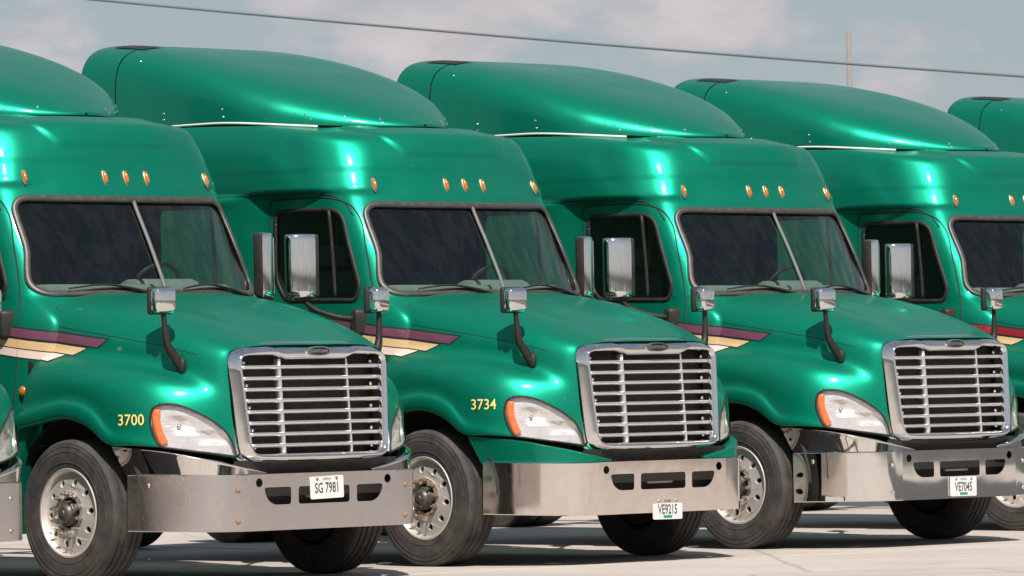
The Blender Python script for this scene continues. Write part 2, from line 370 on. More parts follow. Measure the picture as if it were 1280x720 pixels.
# ------------------------------------------------------------------ the place
def structure(o, kind='structure'): o['kind'] = kind; return o
gp = [(-2500, -2500, -.05), (2500, -2500, -.05), (2500, 2500, -.05), (-2500, 2500, -.05)]
ground = structure(obj('ground', mesh('ground', gp, [(0, 1, 2, 3)], 'asphalt', False)))
pad_o = np.array([1.57, 37.57]); ga = math.radians(-52); e1 = np.array([math.cos(ga), math.sin(ga)]); e2 = np.array([-e1[1], e1[0]])
SL = 5.5
def quad_xy(a0, b0, a1, b1, z):
    return [tuple(pad_o+e1*a+e2*b)+(z,) for a, b in ((a0, b0), (a1, b0), (a1, b1), (a0, b1))]
base = structure(obj('concrete_pad', mesh('pad', quad_xy(-SL*8, -SL*8, SL*8, SL*2, -.02), [(0, 1, 2, 3)], 'joint', False)))
slab_me = bm = None
bm = bmesh.new(); bmesh.ops.create_cube(bm, size=1)
for v in bm.verts: v.co = Vector((v.co.x*(SL-.05), v.co.y*(SL-.05), (v.co.z-.5)*.06))
bmesh.ops.bevel(bm, geom=[e for e in bm.edges if all(v.co.z > -.01 for v in e.verts)], offset=.006, segments=1, affect='EDGES')
slab_me = bm_mesh('slab', bm, 'concrete', False)
for i in range(-8, 8):
    for j in range(-8, 2):
        s = obj('concrete_slab', slab_me, base); c = pad_o+e1*(i+.5)*SL+e2*(j+.5)*SL
        s.location = (c[0], c[1], rng.uniform(-.002, .002)); s.rotation_euler = (0, 0, ga)

refl_strip = structure(obj('reflection_strip', mesh('reflection_strip', quad_xy(-SL*30, 27, SL*30, 38, -.046), [(0, 1, 2, 3)], 'concrete', False)))  # unseen pale strip, added to give the mirror bumper a bright band to reflect
# ================================================================== the truck, in its own frame: x forward, y left, z up
VD = np.array([.760, -.650, 0.]); VA = np.array([.650, .760, 0.])       # oblique axis for things set on the rounded front corner

# ---- cab
CR_ = [  # rails from the floor to the roof; stations from the front centre round to the rear
 [(-1.66,0,.95),(-1.66,.35,.95),(-1.66,.72,.95),(-1.62,.95,.95),(-1.60,1.08,.95),(-1.72,1.17,.95),(-2.3,1.185,.95),(-2.95,1.185,.95),(-3.15,1.20,.95),(-5.25,1.20,.95)],
 [(-1.66,0,1.25),(-1.66,.35,1.25),(-1.66,.72,1.25),(-1.60,.93,1.25),(-1.57,1.05,1.25),(-1.70,1.15,1.25),(-2.3,1.165,1.25),(-2.95,1.165,1.25),(-3.15,1.19,1.25),(-5.25,1.19,1.25)],
 [(-1.62,0,1.55),(-1.62,.35,1.55),(-1.60,.72,1.55),(-1.56,.91,1.55),(-1.53,1.02,1.55),(-1.68,1.115,1.55),(-2.3,1.14,1.55),(-2.95,1.14,1.55),(-3.15,1.18,1.55),(-5.25,1.18,1.55)],
 [(-1.54,0,1.84),(-1.54,.35,1.84),(-1.545,.72,1.84),(-1.545,.90,1.84),(-1.54,1.005,1.84),(-1.69,1.085,1.84),(-2.3,1.115,1.84),(-2.95,1.115,1.84),(-3.15,1.175,1.84),(-5.25,1.175,1.84)],
 [(-1.53,0,1.955),(-1.545,.35,1.955),(-1.60,.72,1.95),(-1.635,.93,1.935),(-1.665,1.01,1.93),(-1.79,1.065,1.95),(-2.3,1.108,1.955),(-2.95,1.108,1.955),(-3.15,1.175,1.955),(-5.25,1.175,1.955)],
 [(-1.542,0,2.005),(-1.565,.35,2.005),(-1.64,.72,2.003),(-1.74,.988,2.0),(-1.80,1.045,2.0),(-1.92,1.083,2.01),(-2.3,1.10,2.02),(-2.95,1.10,2.02),(-3.15,1.175,2.02),(-5.25,1.175,2.02)],
 [(-1.705,0,2.34),(-1.73,.35,2.34),(-1.805,.70,2.34),(-1.898,.965,2.34),(-1.955,1.028,2.34),(-2.065,1.072,2.34),(-2.4,1.098,2.34),(-2.95,1.10,2.34),(-3.15,1.175,2.34),(-5.25,1.175,2.34)],
 [(-1.890,0,2.675),(-1.915,.35,2.677),(-1.985,.68,2.68),(-2.07,.936,2.687),(-2.12,1.00,2.69),(-2.22,1.055,2.69),(-2.5,1.09,2.69),(-2.95,1.10,2.69),(-3.15,1.178,2.69),(-5.25,1.178,2.69)],
 [(-1.928,0,2.755),(-1.945,.35,2.757),(-2.012,.685,2.76),(-2.09,.915,2.762),(-2.142,.99,2.765),(-2.245,1.055,2.768),(-2.5,1.10,2.77),(-2.95,1.105,2.77),(-3.14,1.18,2.77),(-5.25,1.18,2.77)],
 [(-1.952,0,2.80),(-1.965,.35,2.80),(-2.03,.69,2.80),(-2.085,.91,2.80),(-2.145,.99,2.80),(-2.262,1.072,2.80),(-2.5,1.155,2.80),(-2.95,1.185,2.80),(-3.15,1.185,2.80),(-5.25,1.185,2.80)],
 [(-1.972,0,2.845),(-1.984,.35,2.845),(-2.05,.69,2.845),(-2.103,.90,2.845),(-2.166,.982,2.845),(-2.28,1.068,2.845),(-2.53,1.152,2.845),(-2.95,1.188,2.845),(-3.2,1.19,2.845),(-5.25,1.19,2.845)],
 [(-2.02,0,3.0),(-2.035,.35,3.0),(-2.10,.69,3.0),(-2.168,.873,3.0),(-2.235,.962,3.0),(-2.362,1.05,3.0),(-2.65,1.132,3.0),(-3.0,1.175,3.0),(-3.3,1.18,3.0),(-5.25,1.18,3.0)],
 [(-2.07,0,3.13),(-2.085,.35,3.13),(-2.16,.66,3.13),(-2.230,.845,3.13),(-2.303,.938,3.13),(-2.435,1.028,3.13),(-2.74,1.105,3.14),(-3.1,1.145,3.16),(-3.4,1.155,3.17),(-5.25,1.155,3.17)],
 [(-2.105,0,3.193),(-2.12,.33,3.193),(-2.20,.61,3.193),(-2.275,.812,3.198),(-2.352,.91,3.205),(-2.48,1.0,3.218),(-2.80,1.075,3.25),(-3.2,1.095,3.286),(-3.5,1.105,3.30),(-5.25,1.105,3.30)],
 [(-2.23,0,3.243),(-2.24,.28,3.243),(-2.31,.5,3.244),(-2.43,.64,3.25),(-2.55,.72,3.27),(-2.7,.80,3.272),(-2.95,.89,3.296),(-3.25,.95,3.322),(-3.5,.97,3.332),(-5.25,.97,3.332)],
 [(-2.4,0,3.255),(-2.4,.001,3.255),(-2.42,.002,3.256),(-2.5,.003,3.265),(-2.6,.004,3.272),(-2.75,.005,3.285),(-3.0,.006,3.31),(-3.3,.007,3.335),(-3.5,.008,3.345),(-5.25,.009,3.345)],
]
A = np.array(CR_, float)
RIGHT = A[:, ::-1].copy(); RIGHT[:, :, 1] *= -1
CABP = np.concatenate([RIGHT, A[:, 1:]], axis=1)      # right rear ... front centre ... left rear
CG, cr_r, cr_c = crgrid(CABP, .022, .022)
CG = smooth_grid(CG, 2, .4)
CG[cr_r[9]+2:cr_r[13]+2] = smooth_grid(CG[cr_r[9]+2:cr_r[13]+2], 7, .6)
# raised contour pressed into the brow above the windscreen
nrm = grid_normals(CG)
if nrm[cr_r[6], cr_c[9]].dot([1, 0, 0]) < 0: nrm = -nrm
Y, Z, X_ = np.abs(CG[..., 1]), CG[..., 2], CG[..., 0]
edge = .50+np.clip(Z-3.06, 0, 1)*.9
hm = sstep(Z, 3.045, 3.075)*(1-sstep(Y, edge-.02, edge+.02))*(X_ > -2.6)
CG = CG+nrm*(hm*.014)[..., None]
hm = sstep(Z, 2.945, 2.965)*(Z < 3.4); CG = CG+nrm*(hm*.004)[..., None]
nrm = grid_normals(CG)
FLIPC = nrm[cr_r[6], cr_c[9]].dot([1, 0, 0]) < 0
if FLIPC: nrm = -nrm
fc = .25*(CG[:-1, :-1]+CG[1:, :-1]+CG[:-1, 1:]+CG[1:, 1:])
# windscreen opening in grid parameters
r0, r1, c0, c1 = cr_r[5], cr_r[7], cr_c[6], cr_c[12]
def ws_pos(s, t, off=0.):
    """s -1..1 across, t 0..1 up"""
    rr = r0+(r1-r0)*t; cc = c0+(c1-c0)*(s+1)/2
    i = int(min(max(math.floor(rr), 0), CG.shape[0]-2)); j = int(min(max(math.floor(cc), 0), CG.shape[1]-2)); a, b = rr-i, cc-j
    f = lambda Q: (1-a)*(1-b)*Q[i, j]+a*(1-b)*Q[i+1, j]+(1-a)*b*Q[i, j+1]+a*b*Q[i+1, j+1]
    n = f(nrm); return f(CG)+n*off, n
ws_loop = rrect(-1, 0, 1, 1, .001); 
def ws_round(m=.0):
    hw, hh, r = .99-m, .375-m, .11
    q = resample(np.array(rrect(-hw, -hh, hw, hh, r, 8)), 200)
    return [(x/.99, y/.75+.5) for x, y in q]
nr, nc = CG.shape[:2]
ii, jj = np.mgrid[0:nr-1, 0:nc-1]+.5
sP = (jj-c0)/(c1-c0)*2-1; tP = (ii-r0)/(r1-r0)
ws_in = inside(sP, tP, ws_round(.012))
DOOR = [(-2.95,.97),(-2.95,2.745),(-2.30,2.745),(-2.13,2.69),(-2.03,2.55),(-1.93,2.28),(-1.85,2.02),(-1.80,1.85),(-1.79,1.3),(-1.86,.97)]
DOOR = round_poly(DOOR, [.05,.06,.08,.06,.08,.08,.08,.08,.08,.05], 4)
WIN = round_poly([(-2.90,2.66),(-2.20,2.65),(-1.965,2.06),(-2.0,1.965),(-2.80,1.985),(-2.90,2.12)], [.09,.11,.1,.05,.10,.10], 7)
side_zone = (np.abs(fc[..., 1]) > .9)
door_in = inside(fc[..., 0], fc[..., 2], DOOR) & side_zone
win_in = inside(fc[..., 0], fc[..., 2], WIN) & side_zone
allf = np.ones((nr-1, nc-1), bool)
cab_keep = allf & ~ws_in & ~door_in
def shell(keep, name, thick=.022):
    o = gfaces(nr, nc, keep, FLIPC); V = CG.reshape(-1, 3); Vi = (CG-nrm*thick).reshape(-1, 3)
    v1, f1 = used(V, o); v2, f2 = used(Vi, [q[::-1] for q in o])
    v = np.concatenate([v1, v2]); f = [tuple(q) for q in f1]+[tuple(q+len(v1)) for q in f2]
    return mesh(name, v, f, ['green', 'cabin'], True, [0]*len(f1)+[1]*len(f2), None)
def bvh_of(V, F): return BVHTree.FromPolygons([Vector(p) for p in V], [tuple(q) for q in F])
cab_bvh = bvh_of(CG.reshape(-1, 3), gfaces(nr, nc, None, FLIPC))

root = bpy.data.objects.new('semi_truck', None); COL.objects.link(root)
cab = obj('cab', shell(cab_keep, 'cab'), root)
# gasket round the windscreen
lp = [ws_pos(s, t, .004) for s, t in ws_round(0.0)]
obj('windscreen_gasket', mesh('gasket', *sweep([p for p, n in lp], [n for p, n in lp], .026, .014, True, 8), 'rubber'), cab)
def pane(s0, s1):
    """faired sheet of glass: a low-order surface fitted to the opening"""
    ns, ntt = 24, 22; ss, tt = np.meshgrid(np.linspace(-1, 1, 49), np.linspace(0, 1, 23)); Q = np.array([[ws_pos(a, b, -.010)[0] for a, b in zip(r_, q_)] for r_, q_ in zip(ss, tt)])
    B = lambda a, b: np.stack([a**i_*b**j_ for i_ in range(5) for j_ in range(3)], -1)
    C = np.linalg.lstsq(B(ss.ravel(), tt.ravel()), Q.reshape(-1, 3), rcond=None)[0]
    a, b = np.meshgrid(np.linspace(s0, s1, ns+1), np.linspace(0, 1, ntt+1)); G = B(a, b) @ C
    return mesh('pane', G.reshape(-1, 3), gfaces(ntt+1, ns+1, None, FLIPC), 'glass')
obj('windscreen_pane', pane(-1.0, -.004), cab); obj('windscreen_pane', pane(.004, 1.0), cab)
lp = [ws_pos(0, t, .004) for t in np.linspace(-.01, 1.0, 14)]
obj('centre_strip', mesh('centre_strip', *sweep([p for p, n in lp], [n for p, n in lp], .016, .012, False, 8), 'strip_grey'), cab)
# roof drip line and pillar seam
def cast(bvh, o, d, off):
    h = bvh.ray_cast(Vector(o), Vector(d), 20)
    if h[0] is None: return None, None
    n = h[1]
    if n.dot(Vector(d)) > 0: n = -n
    return np.array(h[0]+n*off), np.array(n)
def side_strip(bvh, pts, w, hgt, side, off=.001, closed=False, dens=12):
    """strip laid on the body along (x,z) points seen from the side"""
    P = np.array(pts, float); k = np.concatenate([[0], np.cumsum(np.linalg.norm(np.diff(P, axis=0), axis=1))])
    Q = np.c_[np.interp(np.linspace(0, k[-1], dens*len(pts)), k, P[:, 0]), np.interp(np.linspace(0, k[-1], dens*len(pts)), k, P[:, 1])]
    a = [cast(bvh, (x, side*3, z), (0, -side, 0), off) for x, z in Q]
    a = [q for q in a if q[0] is not None]
    return sweep([p for p, n in a], [n for p, n in a], w, hgt, closed, 6)
for sd in (-1, 1):
    di = door_in & (np.sign(fc[..., 1]) == sd)
    dr = obj('door', shell(di & ~win_in, 'door'), root)
    dl = list(DOOR)+[DOOR[0]]
    obj('door_gap', mesh('door_gap', *side_strip(cab_bvh, dl, .006, .004, sd, 0.001, False, 4), 'seam'), dr)
    wl = list(WIN)+[WIN[0]]
    obj('window_gasket', mesh('window_gasket', *side_strip(cab_bvh, wl, .019, .009, sd, 0.002, False, 4), 'black'), dr)
    wv, wf = plate2d([WIN]); ym = sd*1.088
    V = []
    for p in wv:
        q, n = cast(cab_bvh, (p[0], sd*3, p[1]), (0, -sd, 0), -.012); V.append(q if q is not None else (p[0], ym, p[1]))
    obj('window_pane', mesh('window_pane', V, wf, 'glass', False), dr)
    obj('window_divider', mesh('window_divider', *tube([(-2.25, sd*1.075, 1.98), (-2.27, sd*1.078, 2.32), (-2.30, sd*1.08, 2.65)], .014, 8), 'black'), dr)
    bx = [(-2.82, sd*1.128, 1.80), (-2.66, sd*1.132, 1.80)]
    hv, hf = sweep([(-2.86, sd*1.125, 1.80), (-2.84, sd*1.15, 1.80), (-2.68, sd*1.15, 1.80), (-2.66, sd*1.125, 1.80)], [(0, sd, 0)]*4, .016, .01, False, 8)
    obj('door_handle', mesh('door_handle', hv, hf, 'black'), dr)
    obj('roof_seam', mesh('roof_seam', *side_strip(cab_bvh, [(-5.2,2.785),(-3.4,2.785),(-2.9,2.785),(-2.45,2.78),(-2.28,2.76),(-2.17,2.70),(-2.10,2.60)], .0055, .003, sd, .001, False, 10), 'seam'), cab)
# marker lamps
for y in (-.83, -.19, 0, .19, .83):
    p, n = cast(cab_bvh, (2, y, 2.832), (-1, 0, 0), .0)
    up = np.array([0, 0, 1.])-n*n[2]; up /= np.linalg.norm(up); sdv = np.cross(up, n)
    def ell(w, h, d, o):
        v = []; f = []; na, nb = 14, 5
        for b in range(nb+1):
            t = (b/nb)*math.pi/2
            for a in range(na):
                q = 2*math.pi*a/na; v.append(p+n*o+sdv*w*math.cos(q)*math.cos(t)+up*h*math.sin(q)*math.cos(t)+n*d*math.sin(t))
        for b in range(nb):
            for a in range(na): f.append((b*na+a, b*na+(a+1) % na, (b+1)*na+(a+1) % na, (b+1)*na+a))
        return v, f
    ml = obj('marker_lamp', mesh('marker_base', *ell(.022, .063, .014, .0), 'steel'), root)
    obj('amber_lens', mesh('marker_lens', *ell(.017, .051, .020, .009), 'amber'), ml)

# ---- roof fairing
xs = np.array([-2.105,-2.115,-2.15,-2.3,-2.6,-2.95,-3.3,-4.0,-4.66,-5.12])
yb = np.array([.06,.16,.30,.55,.80,.945,1.01,1.05,1.07,1.07])
xt = np.array([-2.38,-2.50,-2.66,-2.90,-3.3,-3.75,-4.3,-4.8,-5.2]); zt = np.array([3.318,3.375,3.455,3.555,3.695,3.83,3.96,4.045,4.082])
def pch(x, X, V):
    o = np.argsort(X); X, V = X[o], V[o]; h = np.diff(X); d = np.diff(V)/h; m = np.zeros(len(X)); m[0], m[-1] = d[0], d[-1]
    for i in range(1, len(X)-1): m[i] = 0 if d[i-1]*d[i] <= 0 else 2*d[i-1]*d[i]/(d[i-1]+d[i])
    i = np.clip(np.searchsorted(X, x)-1, 0, len(h)-1); t = (x-X[i])/h[i]
    return (2*t**3-3*t**2+1)*V[i]+(t**3-2*t**2+t)*h[i]*m[i]+(-2*t**3+3*t**2)*V[i+1]+(t**3-t**2)*h[i]*m[i+1]
def ybf(x):
    x = np.asarray(x, float); return pch2(x)
_yx = np.array([-5.4,-4.6,-4.0,-3.5,-3.2,-2.95,-2.75,-2.60,-2.50,-2.43,-2.395,-2.385]); _yy = np.array([1.095,1.085,1.07,1.02,.92,.755,.585,.43,.305,.18,.08,.0])
def pch2(x): return np.maximum(pch(np.atleast_1d(x), _yx, _yy), 0) if x.ndim else float(max(pch(np.atleast_1d(x), _yx, _yy)[0], 0))
def zbf(x): return 3.300+.080*sstep(-x, 2.4, 3.7)
def fairing_grid(x0, x1, nx, na, shrink=0.):
    u = np.linspace(0, 1, nx); xx = x0+(x1-x0)*(u**1.8 if x0 > -2.5 else u)
    G = np.empty((nx, 2*na+1, 3))
    for i, x in enumerate(xx):
        w = ybf(x)-shrink; zb_, zt_ = zbf(x), pch(np.array([x]), xt, zt)[0]-shrink; zt_ = max(zt_, zb_+.004)
        n_ = 2.2+3.4*sstep(-x, 2.5, 4.6)
        for k in range(2*na+1):
            a = math.pi*k/(2*na); c, s = math.cos(a), math.sin(a)
            G[i, k] = (x, -np.sign(c)*w*abs(c)**(2/n_), zb_+(zt_-zb_)*abs(s)**(2/n_))
    return G
FG = fairing_grid(-2.386, -4.76, 70, 40)
fl = grid_normals(FG)[40, 40][2] < 0
ffac = gfaces(70, 81, None, fl)
fairing = obj('roof_fairing', mesh('roof_fairing', FG.reshape(-1, 3), ffac, 'green'), root)
f_bvh = bvh_of(FG.reshape(-1, 3), ffac)
EG = fairing_grid(-4.775, -5.19, 8, 40)
ev = list(EG.reshape(-1, 3)); ef = gfaces(8, 81, None, fl)
# rounded rear closing rows
last = EG[-1]; rows = []
for k, (dx, sc) in enumerate(((-.03, .985), (-.045, .95), (-.05, .80), (-.05, .3))):
    c_ = np.array([last[:, 0].mean(), 0, 3.37]); q = c_+(last-c_)*np.array([1, sc, sc]); q[:, 0] = last[:, 0]+dx; rows.append(q)
E2 = np.concatenate([EG, np.array(rows)])
ext = obj('fairing_extender', mesh('fairing_extender', E2.reshape(-1, 3), gfaces(12, 81, None, fl), 'green', True, None, 50), root)
# black top panel of the extender and the seam behind the main fairing
for a_, b_ in ((27, 34),):
    TG = fairing_grid(-4.70, -5.06, 6, 40, -.006)[:, a_:b_+1]
    obj('top_panel', mesh('top_panel', TG.reshape(-1, 3), gfaces(6, b_-a_+1, None, fl), 'black'), ext)
SG = fairing_grid(-4.74, -4.80, 3, 40, .012)
obj('fairing_seam', mesh('fairing_seam', SG.reshape(-1, 3), gfaces(3, 81, None, fl), 'seam'), ext)
obj('rear_bracket', rbox('rear_bracket', (.30, .16, .14), 'black', .01, 1, None, (-5.28, -.90, 3.76)), ext)
obj('rear_bracket', rbox('rear_bracket', (.30, .16, .14), 'black', .01, 1, None, (-5.28, .90, 3.76)), ext)
# black sheet as painted shade in the gap under the fairing, with a pale strip
def base_line(x0, x1, n, off, dz):
    x = np.linspace(x0, x1, n); return [(a, b, c) for a, b, c in zip(x, ybf(x)+off, zbf(x)+dz)]
xk = -4.6+(4.6-2.387)*np.linspace(0, 1, 80)**.6
ring = [(x, -ybf(x)*.965, zbf(x)) for x in xk]+[(x, ybf(x)*.965, zbf(x)) for x in xk[::-1]]
ring = [(x-.03, y, z+d) for d in (-.09, .02) for x, y, z in ring]
obj('fairing_gap_shade', mesh('fairing_gap_shade', ring, gfaces(2, len(ring)//2), 'black'), fairing)
for sd in (-1, 1):
    p = base_line(-2.86, -4.15, 40, -.01, -.012); p = [(a, b*sd, c) for a, b, c in p]
    obj('pale_strip', mesh('pale_strip', *sweep(p, [(0, sd, 0)]*len(p), .011, .012, False, 6), 'white_strip'), fairing)
rv = lathe([(.0, .006), (.006, .005), (.0095, .0)], 8, 'x'); rivet_me = mesh('rivet', *rv, 'bulb')
for sd in (-1, 1):
    for x, z in ((-2.52,3.33),(-2.55,3.36),(-2.68,3.345),(-2.72,3.385),(-2.90,3.37),(-2.94,3.41),(-3.0,3.42),(-3.55,3.41),(-3.56,3.47),(-4.2,3.42),(-4.2,3.47),(-4.55,3.90)):
        p, n = cast(f_bvh, (x, sd*3, z), (0, -sd, 0), .0)
        if p is None: continue
        r = obj('rivet', rivet_me, fairing); r.matrix_local = Matrix.Translation(Vector(p)) @ Vector(n).to_track_quat('X', 'Z').to_matrix().to_4x4()

# ---- hood with fenders
HR = [
 [(-1.50,0,2.005),(-1.25,0,1.972),(-1.0,0,1.925),(-.8,0,1.878),(-.6,0,1.82),(-.42,0,1.76),(-.25,0,1.695),(-.12,0,1.648),(.0,0,1.612)],
 [(-1.52,.33,2.003),(-1.27,.33,1.967),(-1.02,.32,1.92),(-.82,.315,1.872),(-.62,.31,1.815),(-.43,.305,1.756),(-.255,.30,1.695),(-.13,.30,1.648),(-.012,.30,1.612)],
 [(-1.585,.70,1.99),(-1.36,.69,1.964),(-1.08,.67,1.921),(-.86,.65,1.875),(-.65,.625,1.82),(-.45,.60,1.759),(-.27,.575,1.69),(-.145,.56,1.643),(-.05,.545,1.600)],
 [(-1.61,.93,1.925),(-1.4,.925,1.882),(-1.12,.905,1.835),(-.88,.875,1.79),(-.66,.84,1.742),(-.45,.80,1.69),(-.27,.76,1.637),(-.15,.725,1.592),(-.085,.69,1.562)],
 [(-1.62,1.0,1.80),(-1.4,1.0,1.76),(-1.12,.982,1.72),(-.88,.952,1.683),(-.66,.915,1.645),(-.45,.868,1.603),(-.27,.815,1.557),(-.145,.762,1.515),(-.08,.712,1.49)],
 [(-1.62,1.03,1.60),(-1.4,1.03,1.58),(-1.12,1.018,1.555),(-.88,.988,1.527),(-.66,.948,1.493),(-.45,.893,1.448),(-.265,.842,1.405),(-.125,.782,1.345),(-.056,.716,1.28)],
 [(-1.63,1.10,1.535),(-1.4,1.135,1.525),(-1.12,1.15,1.502),(-.88,1.148,1.478),(-.66,1.122,1.45),(-.45,1.07,1.412),(-.26,.965,1.335),(-.125,.835,1.235),(-.043,.712,1.13)],
 [(-1.64,1.17,1.43),(-1.4,1.205,1.43),(-1.12,1.22,1.41),(-.88,1.22,1.382),(-.66,1.203,1.352),(-.45,1.155,1.305),(-.265,1.04,1.222),(-.128,.88,1.125),(-.033,.707,1.03)],
 [(-1.65,1.205,1.29),(-1.4,1.225,1.32),(-1.12,1.235,1.33),(-.88,1.238,1.285),(-.66,1.236,1.20),(-.46,1.195,1.145),(-.275,1.08,1.085),(-.132,.90,1.022),(-.025,.704,.955)],
 [(-1.66,1.215,1.20),(-1.42,1.228,1.245),(-1.12,1.233,1.272),(-.875,1.238,1.212),(-.685,1.24,1.075),(-.49,1.21,1.035),(-.285,1.093,.998),(-.135,.91,.95),(-.02,.702,.90)],
 [(-1.66,1.25,1.172),(-1.42,1.263,1.212),(-1.12,1.268,1.240),(-.865,1.268,1.175),(-.665,1.262,1.025),(-.49,1.22,1.0),(-.29,1.10,.968),(-.137,.915,.925),(-.018,.701,.875)],
 [(-1.67,1.25,1.085),(-1.45,1.263,1.115),(-1.15,1.268,1.148),(-.91,1.268,1.088),(-.70,1.262,.967),(-.50,1.222,.955),(-.292,1.105,.936),(-.138,.918,.898),(-.016,.70,.855)],
 [(-1.67,1.17,1.08),(-1.45,1.18,1.11),(-1.15,1.18,1.14),(-.91,1.18,1.08),(-.70,1.17,.967),(-.53,1.15,.957),(-.34,1.05,.94),(-.19,.88,.90),(-.07,.68,.857)],
]
A = np.array(HR, float)
RIGHT = A[::-1].copy(); RIGHT[:, :, 1] *= -1
HOODP = np.concatenate([RIGHT, A[1:]], axis=0)
HG, hr_r, hr_c = crgrid(HOODP, .018, .018)
HG = smooth_grid(HG, 2, .5)
_i0, _i1 = hr_r[4], hr_r[20]      # the upper bodywork is faired further; the arch lips stay crisp
HG[_i0-6:_i1+7, :] = smooth_grid(HG[_i0-6:_i1+7, :], 22, .6)
HG = smooth_grid(HG, 1, .5)
hn = grid_normals(HG); FLIPH = hn[hr_r[12], hr_c[4]][2] < 0
if FLIPH: hn = -hn
hf_all = gfaces(HG.shape[0], HG.shape[1], None, FLIPH)
h_bvh = bvh_of(HG.reshape(-1, 3), hf_all)
hfc = .25*(HG[:-1, :-1]+HG[1:, :-1]+HG[:-1, 1:]+HG[1:, 1:])
HLc = [(-1.118,1.09),(-1.118,1.15),(-1.098,1.205),(-1.045,1.228),(-.975,1.228),(-.90,1.212),(-.82,1.178),(-.74,1.135),(-.665,1.085),(-.605,1.03),(-.567,.955),(-.545,.866),(-.80,.905),(-1.055,.942),(-1.095,1.01)]
HLc = round_poly(HLc, [.03]*11+[.012]+[.03]*3, 3)
fa = hfc[..., 0]*VA[0]+(-np.abs(hfc[..., 1]))*VA[1]
front_zone = (hfc[..., 0] > -.75)
hl_in = inside(fa, hfc[..., 2], HLc) & front_zone & (np.abs(hfc[..., 1]) > .55)
ok = allk = ~hl_in
v, f = used(HG.reshape(-1, 3), gfaces(HG.shape[0], HG.shape[1], ok, FLIPH))
hood = obj('hood', mesh('hood', v, f, 'green'), root)
def corner_cast(bvh, a, z, off, side=-1):
    o = VA*a+VD*4; o = np.array([o[0], o[1]*(-side), z]); d = -VD.copy(); d[1] *= -side
    return cast(bvh, o, d, off)
for sd in (-1, 1):
    lp = [corner_cast(h_bvh, a, z, .001, sd) for a, z in HLc]
    hl = None
    bowl = [];
    # inset reflector: patch shaped like the outline, pushed 35 mm back
    pv, pf = plate2d([HLc])
    bm = bmesh.new(); bv = [bm.verts.new(tuple(p)) for p in pv]
    for q in pf: bm.faces.new([bv[i] for i in q])
    bmesh.ops.subdivide_edges(bm, edges=list(bm.edges), cuts=3, use_grid_fill=True); bmesh.ops.triangulate(bm, faces=list(bm.faces))
    P2 = np.array([v.co[:] for v in bm.verts]); F2 = [tuple(v.index for v in q.verts) for q in bm.faces] if not bm.verts.index_update() else None
    F2 = [tuple(v.index for v in q.verts) for q in bm.faces]; bm.free()
    def patch(off, wob=0):
        V = []
        for a, z, _ in P2:
            o_ = off
            if wob:
                for ca, cz, rr, dp in ((-.905,1.075,.085,.05),(-.735,.985,.062,.04)):
                    q = math.hypot(a-ca, z-cz)/rr
                    if q < 1: o_ -= dp*(1-q*q)
            p, n = corner_cast(h_bvh, a, z, 0, sd)
            if p is None: p = V[-1] if V else np.zeros(3)
            else:
                d = np.array([VD[0], VD[1]*(-sd), 0]); p = p+d*o_
            V.append(p)
        return V
    fc2 = F2 if sd < 0 else [q[::-1] for q in F2]
    hl = obj('headlight', mesh('headlight', patch(-.030, 1), fc2, 'reflector'), root)
    obj('headlight_lens', mesh('headlight_lens', patch(.006), fc2, 'lens'), hl)
    obj('headlight_seal', mesh('headlight_seal', *sweep([p for p, n in lp], [n for p, n in lp], .0075, .007, True, 6), 'black'), hl)
    # inner edge wall
    n_ = len(lp); d = np.array([VD[0], VD[1]*(-sd), 0]); wv = [p for p, n in lp]+[p-d*.06 for p, n in lp]
    obj('headlight_bezel', mesh('headlight_bezel', wv, [(i, (i+1) % n_, n_+(i+1) % n_, n_+i) for i in range(n_)], 'reflector'), hl)
    # turn signal strip along the outer edge
    if sd > 0: ts_on = False
    else: ts_on = True
    ts = [(-1.088,1.195),(-1.093,1.15),(-1.09,1.10),(-1.075,1.04),(-1.052,.985),(-1.035,.962)]
    k = np.linspace(0, 1, len(ts)); q = np.linspace(0, 1, 22); ts = np.c_[np.interp(q, k, [p[0] for p in ts])+.012, np.interp(q, k, [p[1] for p in ts])]
    a_ = [corner_cast(h_bvh, a, z, -.012, sd) for a, z in ts]
    if ts_on: obj('turn_signal', mesh('turn_signal', *sweep([p for p, n in a_], [n for p, n in a_], .030, .012, False, 8), 'orange'), hl)
    for ca, cz, rr in ((-.925,1.075,.017),):
        p, n = corner_cast(h_bvh, ca, cz, 0, sd); p = p-d*.045
        bm = bmesh.new(); bmesh.ops.create_uvsphere(bm, u_segments=12, v_segments=8, radius=rr)
        for v in bm.verts: v.co += Vector(p)
        obj('bulb', bm_mesh('bulb', bm, 'bulb'), hl)
    # fine body line along the hood shoulder, rear hood gap
    obj('hood_seam', mesh('hood_seam', *side_strip(h_bvh, [(-1.60,1.793),(-1.4,1.757),(-1.12,1.717),(-.88,1.68),(-.66,1.643),(-.45,1.60),(-.27,1.555)], .003, .002, sd, .0005, False, 8), 'seam'), hood)
    for nm_, pp_ in (('hood_gap', [(-1.597,1.93),(-1.60,1.75),(-1.603,1.55),(-1.618,1.42),(-1.63,1.22),(-1.64,1.12)]),):
        obj(nm_, mesh(nm_, *side_strip(h_bvh, pp_, .005, .003, sd, .0005, False, 8), 'seam'), hood)
    obj('hood_latch', rbox('hood_latch', (.05, .022, .09), 'black', .008, 2, None, (-1.665, sd*1.125, 1.50)), cab)
    wl = obj('wheel_well', mesh('wheel_well', *(lambda: (
        [( -1.115+.66*math.cos(math.pi*k/16), sd*yy, .52+.66*math.sin(math.pi*k/16)) for yy in (1.17, .60) for k in range(17)],
        [(k, k+1, 18+k, 17+k) for k in range(16)]))(), 'dark'), hood)
    iv = [(-1.9, sd*.6, .45), (-.25, sd*.6, .45), (-.25, sd*.6, 1.35), (-1.9, sd*.6, 1.35)]
